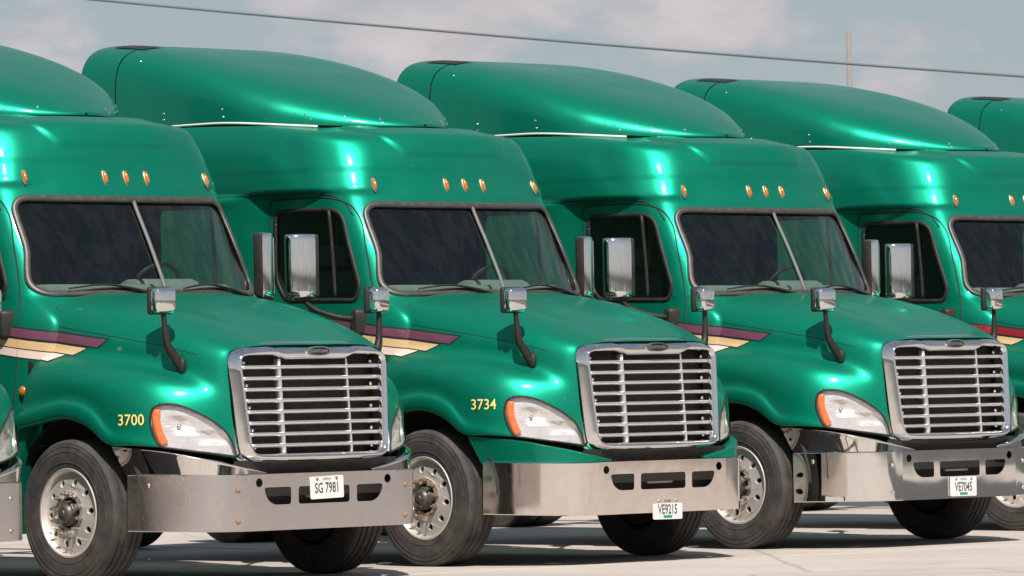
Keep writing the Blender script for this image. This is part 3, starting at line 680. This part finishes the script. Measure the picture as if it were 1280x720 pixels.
    obj('inner_wall', mesh('inner_wall', iv, [(0, 1, 2, 3)], 'dark', False), hood)
    # rear arch panel under the cab corner
    rp_ = [(-1.62, sd*1.20, 1.10), (-1.95, sd*1.20, 1.10), (-1.98, sd*1.20, .35), (-1.80, sd*1.20, .35), (-1.72, sd*1.20, .75)]
    o_, i_ = rp_, [(x, y-sd*.12, z) for x, y, z in rp_]
    obj('step_panel', mesh('step_panel', o_+i_, [(0, 1, 2, 3, 4), (9, 8, 7, 6, 5)]+[(i, (i+1) % 5, 5+(i+1) % 5, 5+i) for i in range(5)], 'green', False), cab)
    sm = lathe([(0, .020), (.018, .019), (.032, .012), (.036, 0)], 18, 'y'); sv = [(x-1.70, sd*(1.172+o), z+1.335) for x, o, z in sm[0]]
    obj('side_lamp', mesh('side_lamp', sv, sm[1] if sd > 0 else [q[::-1] for q in sm[1]], 'amber'), cab)

# ---- stripes on cab side, cowl and hood
def both(o, d, off):
    best = None
    for b in (cab_bvh, h_bvh):
        h = b.ray_cast(Vector(o), Vector(d), 20)
        if h[0] is not None and (best is None or h[3] < best[3]): best = h
    if best is None: return None
    n = best[1]
    if n.dot(Vector(d)) > 0: n = -n
    return np.array(best[0]+n*off)
def stripe(x0t, x0b, zt_, zb_, slope, back, sd, off):
    """band with upright columns, its front end cut along the slanting line (x0t, top) - (x0b, bottom)"""
    nx, nz = 220, 4; V = np.empty((nz+1, nx+1), object)
    for i in range(nx+1):
        x = x0t+(back-x0t)*i/nx; sh = slope*(x-x0t)
        w1 = min(1., max(0.001, (x0t-x)/(x0t-x0b)))
        for j in range(nz+1): V[j, i] = both((x, sd*3, zt_+(zb_-zt_)*w1*j/nz+sh), (0, -sd, 0), off)
    V = list(V.ravel())
    fl_ = gfaces(nz+1, nx+1, None, sd > 0)
    # break the strip where it would bridge the gap between hood and cowl
    V = [p if p is not None else np.array([0, 0, -9.]) for p in V]
    G_ = np.array(V).reshape(nz+1, nx+1, 3); bad = (np.abs(np.diff(G_[..., 1], axis=1)) > .018).any(0) | (G_[:, :-1, 2] < 0).any(0) | (G_[:, 1:, 2] < 0).any(0)
    fl_ = [q for q in fl_ if not bad[min(q) % (nx+1)]]
    return V, fl_
STR = [('upper_stripe', 'purple', -1.02, -1.10, 1.672, 1.612), ('middle_stripe', 'tan', -1.20, -1.31, 1.618, 1.560), ('lower_stripe', 'pink', -1.39, -1.50, 1.576, 1.522)]
stripe_parts = {}
for nm, mt, a, b, z0, z1 in STR:
    for sd in (-1, 1):
        zz = z0+.0; sl_ = -.125
        zt0 = zz
        V, F = stripe(a+.022, b+.006, zt0+.008, z1-.008, sl_, -2.9, sd, .0025)
        st = obj(nm, mesh('stripe_outline', V, F, 'line'), root)
        V, F = stripe(a, b, zt0, z1, sl_, -2.9, sd, .0045)
        cp = obj('stripe_colour', mesh('stripe_colour', V, F, mt), st); stripe_parts.setdefault(nm, []).append(cp)

# ---- grille
def xg(y, z):
    t = (z-.80)/.80; return .062-.055*t-(.050*t+.040*(1-t))*(abs(y)/.70)**2.3
go = round_poly([(-.676,.808),(-.30,.790),(.30,.790),(.676,.808),(.722,1.588),(.40,1.636),(-.40,1.636),(-.722,1.588)], [.11,.2,.2,.11,.12,.2,.2,.12], 8)
gi = round_poly([(-.585,.885),(.585,.885),(.635,1.535),(.33,1.535),(.27,1.505),(-.27,1.505),(-.33,1.535),(-.635,1.535)], [.06,.06,.05,.03,.03,.03,.03,.05], 6)
gsv, gsf = plate2d([go, gi], .0, .0)
bm = bmesh.new(); bv = [bm.verts.new(tuple(p)) for p in gsv]
for q in gsf: bm.faces.new([bv[i] for i in q])
bmesh.ops.subdivide_edges(bm, edges=[e for e in bm.edges if not e.is_boundary], cuts=4, use_grid_fill=True)
bmesh.ops.triangulate(bm, faces=list(bm.faces)); bm.verts.index_update()
GP = np.array([v.co[:] for v in bm.verts]); GF = [tuple(v.index for v in q.verts) for q in bm.faces]; bm.free()
def seg_d(p, poly):
    q = np.asarray(poly); a = q; b = np.roll(q, -1, 0); ab = b-a; t = np.clip(((p-a)*ab).sum(1)/(ab*ab).sum(1), 0, 1); return np.linalg.norm(a+ab*t[:, None]-p, axis=1).min()
# rounded chrome frame built as rings between inner and outer outline
nG = 160
def polar(poly, n):
    Q = resample(poly, 3000); c = np.array([0, 1.2]); a = np.arctan2((Q-c)[:, 1]/.36, (Q-c)[:, 0]/.62); o = np.argsort(a); a = a[o]; Q = Q[o]
    t = np.linspace(-math.pi, math.pi, n, endpoint=False)
    return np.c_[np.interp(t, a, Q[:, 0], period=2*math.pi), np.interp(t, a, Q[:, 1], period=2*math.pi)]
PO, PI_ = polar(go, nG), polar(gi, nG)
rings = []
for w, dx in ((0,-.095),(0,-.064),(.08,-.047),(.32,-.008),(.54,.022),(.63,.030),(.70,.029),(.86,.012),(.96,-.010),(1.0,-.035),(1.0,-.09)):
    q = PO+(PI_-PO)*w; rings.append([(xg(y, z)+dx, y, z) for y, z in q])
V = np.array(rings).reshape(-1, 3); F = []
for r in range(len(rings)-1):
    for k in range(nG): F.append((r*nG+k, r*nG+(k+1) % nG, (r+1)*nG+(k+1) % nG, (r+1)*nG+k))
gr = obj('grille', mesh('grille_surround', V, F, 'chrome', True, None, 60), root)
def gihalf(z): return .585+.05*(z-.885)/.65
for k in range(8):
    z = 1.462-k*.0755; hw = gihalf(z)+.01; p = [(xg(y, z)-.035, y, z) for y in np.linspace(-hw, hw, 25)]
    obj('grille_bar', mesh('grille_bar', *sweep(p, [(1, 0, .10)]*25, .0135, .026, False, 8, True), 'chrome_bar'), gr)
for y0 in (-.31, .31):
    p = [(xg(y0, z)-.040, y0, z) for z in np.linspace(.88, 1.515, 12)]
    obj('grille_upright', mesh('grille_upright', *sweep(p, [(1, -.3*np.sign(y0), 0)]*12, .011, .030, False, 8), 'chrome_bar'), gr)
sc = [(xg(y, z)-.13, y, z) for z in np.linspace(.84, 1.56, 8) for y in np.linspace(-.66, .66, 16)]
obj('grille_screen', mesh('grille_screen', sc, gfaces(8, 16), 'mesh'), gr)
for k in range(5):
    z = 1.492-.151*k+(.03 if k == 4 else 0)
    for s in (-1, 1):
        y = s*(gihalf(z)-.055); v_, f_ = lathe([(0, .012), (.010, .010), (.014, 0)], 10, 'x', (xg(y, z)-.055, y, z)); obj('grille_bolt', mesh('grille_bolt', v_, f_, 'bulb'), gr)
# oval emblem
def oval(a, b, x0, xd, y0, z0):
    v = []; f = []; n = 32
    for r, dx in ((1.0, 0), (.96, xd), (.76, xd), (.72, xd*.4), (0.001, xd*.4)):
        for k in range(n): t = 2*math.pi*k/n; v.append((x0+dx, y0+a*r*math.cos(t), z0+b*r*math.sin(t)))
    for r in range(4):
        for k in range(n): f.append((r*n+k, r*n+(k+1) % n, (r+1)*n+(k+1) % n, (r+1)*n+k))
    return v, f
bv_, bf_ = oval(.122, .034, xg(0, 1.567)+.03, .016, 0, 1.567)
bd = obj('emblem', mesh('emblem', bv_, bf_, ['chrome', 'black'], True, [0]*64+[1]*64, 40), gr)
tv, tf = text2d('FREIGHTLINER', .034, .80, .0006)
obj('emblem_lettering', mesh('emblem_lettering', [(xg(0, 1.567)+.0385, p[0], 1.567+p[1]) for p in tv], tf, 'bulb', False), bd)

# ---- bumper
holes = []
for s in (-1, 1):
    q = [(s*.545,.655),(s*.300,.655),(s*.300,.537),(s*.455,.537),(s*.515,.575)]
    holes.append(round_poly(q, [.03,.02,.02,.06,.05], 4)); holes.append([(s*.585+.030*math.cos(t), .688+.030*math.sin(t)) for t in np.linspace(0, 2*math.pi, 16, endpoint=False)])
holes.append(rrect(-.232, .537, .232, .655, .02))
BZ0, BZ1 = .365, .745
bp_v, bp_f = plate2d([[(-.66, BZ0+.0), (.66, BZ0), (.66, BZ1), (-.66, BZ1)]]+holes, .004)
bvv = [(.060+p[2], p[0], p[1]) for p in bp_v]
BC = [(.064,.66),(.051,.76),(.016,.85),(-.045,.925),(-.13,.99),(-.26,1.06),(-.42,1.125),(-.60,1.18)]
bk = np.concatenate([[0], np.cumsum(np.linalg.norm(np.diff(np.array(BC), axis=0), axis=1))])
BCs, _ = cr1(np.array(BC, float), [5]*7, bk)
def wing(sd):
    prof = [(.0-.05, BZ0+.0), (-.006, BZ0), (0, BZ0+.006), (0, BZ0+.12), (0, BZ1-.12), (0, BZ1-.006), (-.006, BZ1), (-.05, BZ1)]
    tg = np.gradient(BCs, axis=0); tg /= np.linalg.norm(tg, axis=1, keepdims=True); nn = np.c_[tg[:, 1], -tg[:, 0]]
    v = []
    for i, (x, y) in enumerate(BCs):
        for o, z in prof: v.append((x+nn[i, 0]*o, sd*(y+nn[i, 1]*o), z))
    m_ = len(prof); f = [(i*m_+k, i*m_+k+1, (i+1)*m_+k+1, (i+1)*m_+k) for i in range(len(BCs)-1) for k in range(m_-1)]
    if sd < 0: f = [q[::-1] for q in f]
    # return flange at the free end
    e = [(len(BCs)-1)*m_+k for k in range(m_)]; n0 = len(v)
    v += [(v[i][0]-.02, v[i][1]-sd*.05, v[i][2]) for i in e]
    f += [((e[k], e[k+1], n0+k+1, n0+k) if sd > 0 else (n0+k, n0+k+1, e[k+1], e[k])) for k in range(m_-1)]
    return v, f
bpt = [(x, y, z) for x in (.056,) for y, z in ((-.70, BZ1), (.70, BZ1))]
flv = [(.064,-.70,BZ1),(.064,.70,BZ1),(.012,.70,BZ1-.001),(.012,-.70,BZ1-.001)]
flb = [(.064,-.70,BZ0),(.064,.70,BZ0),(.012,.70,BZ0+.001),(.012,-.70,BZ0+.001)]
bmp_v, bmp_f = merge((bvv, bp_f), wing(-1), wing(1))
bumper = obj('bumper', mesh('bumper', bmp_v, bmp_f, 'bumper_mid', True, None, 30), root)
obj('bumper_backing', rbox('bumper_backing', (.10, 1.36, .36), 'dark', .01, 1, None, (-.09, 0, .555)), bumper)
obj('tow_bar', rbox('tow_bar', (.03, .26, .016), 'steel', .004, 1, None, (.0, .02, .585)), bumper)
for s in (-1, 1):
    for y, z in ((.76, .64), (.76, .43)):
        x = float(np.interp(y, BCs[:, 1], BCs[:, 0])); v_, f_ = lathe([(0, .012), (.009, .011), (.016, .006), (.018, 0)], 12, 'x', (x-.001, s*y, z))
        obj('bumper_bolt', mesh('bumper_bolt', v_, f_, 'rust'), bumper)
    x, y, z = -.44, s*1.130, .675
    v_, f_ = lathe([(0, .012), (.009, .011), (.016, .006), (.018, 0)], 12, 'y'); v_ = [(a+x, y+s*o, c+z) for a, o, c in v_]
    obj('bumper_bolt', mesh('bumper_bolt', v_, f_, 'bulb'), bumper)
# black throat under the grille
thv = [(xg(y, .81)-.03 if k else -.02, y*(1 if k else 1), z) for k, z in ((1, .835), (0, .735)) for y in np.linspace(-.74, .74, 20)]
obj('air_dam', mesh('air_dam', thv, gfaces(2, 20), 'black'), bumper)
# corner panels between bumper and hood
for sd in (-1, 1):
    topc = np.array([(-.668,1.245,.948),(-.47,1.185,.928),(-.285,1.095,.906),(-.125,1.0,.868),(-.01,.865,.832),(.034,.68,.79),(.035,.48,.752)])
    botc = np.array([(-.60,1.175,.747),(-.44,1.115,.747),(-.27,1.05,.747),(-.135,.98,.747),(-.012,.87,.747),(.034,.68,.747),(.035,.48,.747)])
    L = []
    for w in (0, .06, .35, .7, .93, 1.0):
        q = botc+(topc-botc)*w; L.append(q)
    L.append(topc+np.array([-.012, -.010, .006])); L.append(topc+np.array([-.07, -.06, .004]))
    G, _, _ = crgrid(np.array(L), .02, .03); G[..., 1] *= sd
    flp = (grid_normals(G)[3, 8][0] < 0)
    obj('corner_panel', mesh('corner_panel', G.reshape(-1, 3), gfaces(G.shape[0], G.shape[1], None, flp), 'green', True, None, 40), root)

# ---- mirrors
def hood_mirror(sd):
    hd = rbox('hood_mirror', (.10, .165, .175), 'chrome', .035, 4)
    o = obj('hood_mirror', hd, root); o.location = (-.41, sd*.985, 1.925); o.rotation_euler = (0, 0, sd*math.radians(12))
    b = obj('mirror_back', rbox('mirror_back', (.045, .178, .188), 'black', .018, 3), o); b.location = (-.055, 0, 0)
    g = obj('mirror_glass', rbox('mirror_glass', (.006, .14, .15), 'bulb', .002, 1), o); g.location = (-.079, 0, 0)
    p, n = cast(h_bvh, (-.375, sd*3, 1.48), (0, -sd, 0), .012)
    inv = Matrix.Rotation(-o.rotation_euler.z, 3, 'Z')
    def loc(q): return tuple(inv @ (Vector(q)-Vector(o.location)))
    pts = [(-.412, sd*.985, 1.85), (-.406, sd*.978, 1.74), (-.398, sd*.962, 1.62), (p[0]-.008, p[1]+sd*.035, 1.53), (p[0], p[1], 1.48)]
    obj('mirror_arm', mesh('mirror_arm', *tube([loc(q) for q in pts], [.017, .021, .028, .036, .036], 10), 'black'), o)
    bm = bmesh.new(); bmesh.ops.create_uvsphere(bm, u_segments=16, v_segments=10, radius=1)
    for v in bm.verts: v.co = Vector(loc(p))+Vector((v.co.x*.050, v.co.y*.030, v.co.z*.066))
    obj('mirror_base', bm_mesh('mirror_base', bm, 'black'), o)
for sd in (-1, 1): hood_mirror(sd)
def door_mirror(sd):
    # D-shaped shell: convex chrome front, black inner edge, glass behind
    n = 18; z0, z1 = -.235, .235; hw = .125; rows = []
    prof = [(0.062*max(math.sin(a), 0), -hw*math.cos(a)) for a in np.linspace(0, math.pi, n)]
    lev = [(z0, .80), (z0+.006, .90), (z0+.022, .98), (z0+.05, 1), (0, 1.0), (z1-.05, 1), (z1-.022, .98), (z1-.006, .9), (z1, .80)]
    V = []; F = []
    for z, s in lev:
        for x, y in prof: V.append((x*s-.0, y*s, z))
    for i in range(len(lev)-1):
        for k in range(n-1): F.append((i*n+k, i*n+k+1, (i+1)*n+k+1, (i+1)*n+k))
    F.append(tuple(range(n))[::-1]); F.append(tuple((len(lev)-1)*n+k for k in range(n)))
    o = obj('door_mirror', mesh('door_mirror', V, F, 'chrome', True, None, 50), root)
    o.location = (-2.175, sd*1.475, 2.225); o.rotation_euler = (0, 0, sd*math.radians(24))
    obj('mirror_housing', rbox('mirror_housing', (.03, .25, .476), 'black', .012, 3, None, (-.016, 0, -.002)), o)
    obj('mirror_trim', rbox('mirror_trim', (.066, .030, .462), 'black', .012, 3, None, (.006, -sd*.113, 0)), o)
    obj('mirror_foot', rbox('mirror_foot', (.06, .19, .03), 'black', .012, 2, None, (.0, 0, -.246)), o)
    obj('mirror_glass', rbox('mirror_glass', (.006, .20, .42), 'bulb', .002, 1, None, (-.033, 0, 0)), o)
    inv = Matrix.Rotation(-o.rotation_euler.z, 3, 'Z')
    def loc(q): return tuple(inv @ (Vector(q)-Vector(o.location)))
    pts = [(-2.18, sd*1.47, 1.99), (-2.14, sd*1.43, 1.925), (-2.05, sd*1.32, 1.86), (-1.96, sd*1.20, 1.83), (-1.93, sd*1.12, 1.83)]
    obj('mirror_arm', mesh('mirror_arm', *tube([loc(q) for q in pts], .020, 10), 'black'), o)
    obj('mirror_bracket', rbox('mirror_bracket', (.12, .13, .20), 'black', .03, 3, None, loc((-1.93, sd*1.12, 1.80))), o)
for sd in (-1, 1): door_mirror(sd)

# ---- wipers
for s0, s1, t0 in ((-.12, -.80, .012), (.86, .16, .012)):
    pv_ = [ws_pos(s0, -.06, .02)[0], ws_pos(s0+(s1-s0)*.3, .035, .035)[0], ws_pos(s0+(s1-s0)*.62, .085, .035)[0], ws_pos(s1, .045, .028)[0]]
    wp = obj('wiper', mesh('wiper', *tube(pv_, [.013, .010, .008, .006], 8), 'black'), root)
    pb_ = [ws_pos(s0+(s1-s0)*w, .012+.05*math.sin(math.pi*w)*.9, .012)[0] for w in np.linspace(.18, 1.02, 10)]
    obj('wiper_blade', mesh('wiper_blade', *tube(pb_, .008, 6, 1), 'black'), wp)

# ---- cabin interior
def quadbox(name, x0, x1, y0, y1, z0, z1, m, par, bev=.03):
    return obj(name, rbox(name, (x1-x0, y1-y0, z1-z0), m, bev, 2, None, ((x0+x1)/2, (y0+y1)/2, (z0+z1)/2)), par)
dash = quadbox('dashboard', -2.20, -1.80, -.86, .86, 1.70, 2.075, 'dash', root, .05)
quadbox('instrument_hood', -2.26, -2.0, .14, .74, 1.90, 2.12, 'dash', dash, .06)
quadbox('bulkhead', -3.16, -3.10, -1.08, 1.08, 1.0, 3.2, 'cabin', root)
quadbox('cabin_floor', -3.1, -1.75, -1.1, 1.1, 1.0, 1.08, 'cabin', root)
quadbox('headliner', -3.1, -2.12, -.95, .95, 2.74, 2.80, 'cabin', root)
for s in (-1, 1):
    st = quadbox('seat', -2.95, -2.45, s*.52-.25, s*.52+.25, 1.45, 1.62, 'seat', root, .05)
    quadbox('seat_back', -3.02, -2.86, s*.52-.24, s*.52+.24, 1.60, 2.22, 'seat', st, .05)
    quadbox('head_rest', -3.0, -2.88, s*.52-.14, s*.52+.14, 2.24, 2.42, 'seat', st, .04)
v_, f_ = lathe([(.225+.016*math.cos(a), .016*math.sin(a)) for a in np.linspace(0, 2*math.pi, 9)], 32, 'x')
Rm = Matrix.Rotation(math.radians(28), 3, 'Y')
v1 = [tuple(Rm @ Vector(p)) for p in v_]; sp = [tube([tuple(Rm @ Vector((0, .22*math.cos(a), .22*math.sin(a)))), (0, 0, -.0)], .014, 6) for a in (.3, 2.84, -1.57)]
v1, f1 = merge((v1, f_), *sp); obj('steering_wheel', mesh('steering_wheel', [(a-2.22, b+.45, c+2.03) for a, b, c in v1], f1, 'black'), root)

# ---- wheels
def rounded(prof): return prof
TW = .28
tyre_prof = [(.292,-.115),(.300,-.135),(.325,-.143),(.36,-.148),(.40,-.150),(.435,-.147),(.465,-.139),(.470,-.138),(.476,-.1385),(.490,-.128),(.4965,-.118),
             (.499,-.100),(.500,-.083),(.490,-.081),(.490,-.071),(.5005,-.069),(.501,-.034),(.490,-.032),(.490,-.022),(.5015,-.020),
             (.5015,.020),(.490,.022),(.490,.032),(.501,.034),(.5005,.069),(.490,.071),(.490,.081),(.500,.083),(.499,.100),(.4965,.118),(.485,.131),(.44,.146),(.40,.150),(.34,.146),(.30,.135),(.292,.115)]
tyre_me = mesh('tyre', *lathe(tyre_prof, 72), 'tyre', True, None, 38)
# sidewall ribs
rib = merge(*[lathe([(r-.004, -.1475+d), (r-.002, -.1500+d), (r+.002, -.1500+d), (r+.004, -.1475+d)], 72) for r, d in ((.345, .0005), (.418, -.0015), (.452, .004))])
rib_me = mesh('sidewall_rib', *rib, 'tyre')
rim_prof = [(.245,-.060),(.262,-.072),(.280,-.105),(.283,-.128),(.290,-.140),(.300,-.143),(.305,-.139),(.305,-.125),(.292,-.115)]
disc = [[(.272*math.cos(t), .272*math.sin(t)) for t in np.linspace(0, 2*math.pi, 60, endpoint=False)]]
for k in range(10):
    a = 2*math.pi*(k+.5)/10; cx, cy = .212*math.cos(a), .212*math.sin(a)
    disc.append([(cx+(.030*math.cos(t))*math.cos(a)-(.025*math.sin(t))*math.sin(a), cy+(.030*math.cos(t))*math.sin(a)+(.025*math.sin(t))*math.cos(a)) for t in np.linspace(0, 2*math.pi, 14, endpoint=False)])
disc.append([(.150*math.cos(t), .150*math.sin(t)) for t in np.linspace(0, 2*math.pi, 40, endpoint=False)])
dv, df = plate2d(disc, .010, .004)
dv = [(p[0], -(.088+p[2])-.03*(1-min(1, (math.hypot(p[0], p[1])-.15)/.12)), p[1]) for p in dv]
hubp = [(.158,-.115),(.150,-.126),(.118,-.130),(.108,-.128),(.106,-.10)]
rim_v, rim_f = merge(lathe(rim_prof, 60), (dv, df), lathe(hubp, 40))
rim_me = mesh('rim', rim_v, rim_f, 'alu', True, None, 35)
hub_v, hub_f = lathe([(.088,-.08),(.085,-.150),(.080,-.158),(.068,-.162),(.064,-.168),(.056,-.182),(.046,-.188),(.024,-.190),(.020,-.197),(0,-.198)], 28)
hub_me = mesh('hub_cap', hub_v, hub_f, 'hub', True, None, 30)
nut_me = mesh('lug_nut', *lathe([(0,-.064),(.009,-.064),(.010,-.040),(.0175,-.036),(.0185,-.004),(.024,0)], 6), 'steel', False)
back_me = mesh('brake_drum', *lathe([(0,-.02),(.255,-.02),(.262,.05),(.262,.14),(0,.14)], 30), 'dark', True, None, 30)
def wheel(x, y, sd, name='front_wheel', nuts=True):
    w = obj(name, rim_me, root); w.location = (x, y, .500); w.rotation_euler = (0, random.uniform(0, 6.28), 0) if sd < 0 else (0, random.uniform(0, 6), math.pi)
    obj('tyre', tyre_me, w); obj('brake_drum', back_me, w)
    if nuts:
        obj('sidewall_rib', rib_me, w); obj('hub_cap', hub_me, w)
        for k in range(10):
            a = 2*math.pi*k/10; q = obj('lug_nut', nut_me, w); q.location = (.134*math.cos(a), -.124, .134*math.sin(a))
    return w
for sd in (-1, 1): wheel(-1.145, sd*1.105, sd)
for x in (-7.35,):
    for sd in (-1, 1):
        wheel(x, sd*1.08, sd, 'rear_wheel', False); wheel(x, sd*.74, -sd, 'rear_wheel', False)
# ---- chassis
ch = quadbox('chassis_frame', -8.2, -.15, -.43, -.33, .62, .90, 'dark', root, .01); quadbox('chassis_rail', -8.2, -.15, .33, .43, .62, .90, 'dark', ch, .01)
quadbox('front_axle', -1.18, -1.05, -.92, .92, .40, .52, 'dark', ch, .02); quadbox('engine', -1.9, -.35, -.40, .40, .48, 1.45, 'dark', ch, .05)
for x in (-7.35,): quadbox('rear_axle', x-.08, x+.08, -.9, .9, .42, .58, 'dark', ch, .02)
for sd in (-1, 1):
    v_, f_ = lathe([(0,-.75),(.27,-.75),(.30,-.72),(.30,.72),(.27,.75),(0,.75)], 28, 'x', (-3.6, sd*.86, .68))
    obj('fuel_tank', mesh('fuel_tank', v_, f_, 'alu', True, None, 35), root)
    quadbox('cab_step', -2.75, -2.05, min(sd*.85, sd*1.18), max(sd*.85, sd*1.18), .42, .92, 'black', root, .02)
    quadbox('side_skirt', -5.2, -4.4, min(sd*1.1, sd*1.18), max(sd*1.1, sd*1.18), .40, .98, 'green', root, .02)
quadbox('cab_floor_pan', -5.2, -1.7, -1.1, 1.1, .92, .97, 'dark', root, .01)
quadbox('rear_wall', -5.27, -5.22, -1.17, 1.17, .95, 3.35, 'green', root, .01)

# ------------------------------------------------------------------ six trucks
def kids(o): return [c for c in list(COL.objects) if c.parent is o]
PROTO = {}
for o in COL.objects: 
    if o.parent: PROTO.setdefault(o.parent.name, []).append(o)
def copy_tree(o, parent=None, reg=None):
    c = o.copy(); COL.objects.link(c)
    if parent: c.parent = parent
    if reg is not None: reg[o.name] = c
    for ch_ in PROTO.get(o.name, []): copy_tree(ch_, c, reg)
    return c
POS = [(-3.835, 32.3336, .7700), (-1.3542, 34.6696, .7698), (1.0165, 37.1822, .7667), (3.4108, 39.7189, .7580), (5.8993, 43.1310, .7928), (8.73, 47.0, .7900)]
LAB = ['green semi truck cut off at the left edge, only its headlight and bumper end showing',
       'green semi truck numbered 3700 with scuffed dull bumper and a plate reading SG 7981',
       'green semi truck numbered 3734 with green panels above its worn chrome bumper',
       'green semi truck with mirror polished bumper and no number by its headlight',
       'green semi truck with red upper stripe, cut off by the right edge of the photo',
       'farthest green semi truck, only the rear of its roof fairing showing at the right']
BM = ['bumper_dull', 'bumper_dull', 'bumper_mid', 'bumper_mirror', 'bumper_mid', 'bumper_mid']
CP = ['bumper_mid', 'bumper_mirror', None, 'bumper_mirror', None, None]
BOLT = ['steel', 'rust', None, 'bulb', 'steel', 'steel']
PLATE = {1: ('SG 7981', .02, .642, False, 1.0), 2: ('VE9215', .045, .388, True, 0.), 3: ('VE7045', .025, .456, True, 0.)}
NUM = {1: ('3700', -1.245, 1.122), 2: ('3734', -1.262, 1.172)}
def setmat(o, m):
    o.material_slots[0].link = 'OBJECT'; o.material_slots[0].material = M[m]
names_all = [o.name for o in COL.objects]
regs = []
for t in range(6):
    reg = {}
    if t == 0:
        r = root
        def walk(o):
            reg[o.name] = o
            for c in PROTO.get(o.name, []): walk(c)
        walk(root)
    else: r = copy_tree(root, None, reg)
    regs.append((r, reg))
for t, (r, reg) in enumerate(regs):
    x, y, ya = POS[t]; r.location = (x, y, 0); r.rotation_euler = (0, 0, ya-math.pi/2)
    r['label'] = LAB[t]; r['category'] = 'truck'; r['group'] = 'green semi trucks parked side by side'
    setmat(reg['bumper'], BM[t]); reg['bumper'].rotation_euler.y = math.radians((0, 1.0, 1.6, 0, 1.0, 0)[t])
    for k, o in reg.items():
        b = k.split('.')[0]
        if b == 'corner_panel' and CP[t]: setmat(o, CP[t])
        if b == 'bumper_bolt':
            if BOLT[t] is None: bpy.data.objects.remove(o)
            elif abs(o.data.vertices[0].co.y) < 1: setmat(o, BOLT[t])
        elif b == 'lug_nut' and t == 2: setmat(o, 'rusty_nut')
        elif b == 'front_wheel': o.rotation_euler.y = random.uniform(0, 6.28)
    if t == 4:
        for cp in stripe_parts['upper_stripe']: setmat(reg[cp.name], 'red')
    if t in PLATE:
        txt, py, pz, grn, up_ = PLATE[t]
        x0 = .064+(.016 if pz > .5 else .010)
        pv, pf = plate2d([rrect(-.152, -.076, .152, .076, .012, 4)], .002)
        tilt = math.radians(1.5 if t == 1 else -.5)
        def tr(p, off): c, s = math.cos(tilt), math.sin(tilt); return (x0+off, py+p[0]*c-p[1]*s, pz+p[0]*s+p[1]*c)
        pl = obj('licence_plate', mesh('licence_plate', [tr(p, p[2]) for p in pv], pf, 'plate', False), r)
        tv, tf = text2d(txt, .098, .66, .0018, 1.0); tv[:, 1] -= .006
        obj('plate_characters', mesh('plate_characters', [tr(p, .0032) for p in tv], tf, 'ink', False), pl)
        tv, tf = text2d('IOWA', .026, 1.0, .0003); tv[:, 1] += .056
        obj('plate_state_name', mesh('plate_state_name', [tr(p, .0032) for p in tv], tf, 'ink', False), pl)
        if grn:
            gv = [(-.045, -.066, 0), (.045, -.066, 0), (.045, -.046, 0), (-.045, -.046, 0)]
            obj('plate_sticker', mesh('plate_sticker', [tr(p, .0032) for p in gv], [(0, 1, 2, 3)], 'plate_green', False), pl)
        for s in (-1, 1):
            v_, f_ = lathe([(0, .008), (.008, .007), (.012, 0)], 10, 'x'); c_ = tr((s*.088, .060), .002)
            obj('plate_bolt', mesh('plate_bolt', [(a+c_[0], b+c_[1], c+c_[2]) for a, b, c in v_], f_, 'rust' if t == 1 else 'steel', True), pl)
    if t in NUM:
        txt, a0, z0 = NUM[t]; tv, tf = text2d(txt, .105, .86, .0006, 1.0)
        def dec(d, off):
            V = []
            for p in tv:
                q, n = corner_cast(h_bvh, a0+p[0]+d, z0+p[1]-d*.5, off, -1); V.append(q)
            return V
        nb = obj('fleet_number', mesh('fleet_number', dec(0, .0035), tf, 'yellow', False), r)
        nb['label'] = 'yellow fleet number '+txt
        obj('number_backing', mesh('number_backing', dec(.006, .0015), tf, 'line', False), nb)  # dark copy of the digits, set slightly off behind the yellow ones

# ------------------------------------------------------------------ pole and wire far behind
pd = 110.
pole = bpy.data.objects.new('utility_pole', None); COL.objects.link(pole)
px = 4.695/70*pd; pole.location = (px, pd, 0)
pole['label'] = 'faint wooden utility pole far behind the trucks'; pole['category'] = 'pole'
zt_ = 1.271+(6.11-1.271)/70*pd
obj('pole_shaft', mesh('pole_shaft', *tube([(0, 0, -.1), (0, 0, zt_*.5), (0, 0, zt_)], [.06, .055, .05], 12, 1), 'wood'), pole)
wd = 70.
wp_ = []
for k in range(41):
    q = k/40; x = -25+50*q; z = 6.13-(x-.07)*.1012+.001*(x-.07)**2
    wp_.append((x, wd+x*.05, z))
wire = obj('overhead_wire', mesh('overhead_wire', *tube(wp_, .017, 6, 1), 'wire'))
wire['label'] = 'single dark cable sagging across the sky above the trucks'; wire['category'] = 'cable'

# unseen wood, added all round the lot to show only as the dark horizon in chrome and glass
tv = []; tf = []
for k in range(2600):
    a = rng.uniform(0, 2*math.pi); d = rng.uniform(255, 300); cx, cy = d*math.cos(a), 36+d*math.sin(a); h = rng.uniform(2.2, 6.0); r = rng.uniform(1.6, 3.4); n0 = len(tv)
    for q in range(6):
        b = q*math.pi/3+rng.uniform(-.3, .3); tv.append((cx+r*rng.uniform(.7, 1.1)*math.cos(b), cy+r*rng.uniform(.7, 1.1)*math.sin(b), rng.uniform(.1, h*.55)))
    tv.append((cx, cy, h)); tv.append((cx, cy, -.1))
    for q in range(6): tf += [(n0+q, n0+(q+1) % 6, n0+6), (n0+(q+1) % 6, n0+q, n0+7)]
M['leaf'] = mat('far_foliage', (.05, .075, .03), .9, noise=(.3, .8, (.03, .05, .02)))
wood = obj('unseen_wood', mesh('unseen_wood', tv, tf, 'leaf', False)); wood['kind'] = 'stuff'; wood['label'] = 'unseen ring of low trees added for a dark horizon in reflections'; wood['category'] = 'trees'
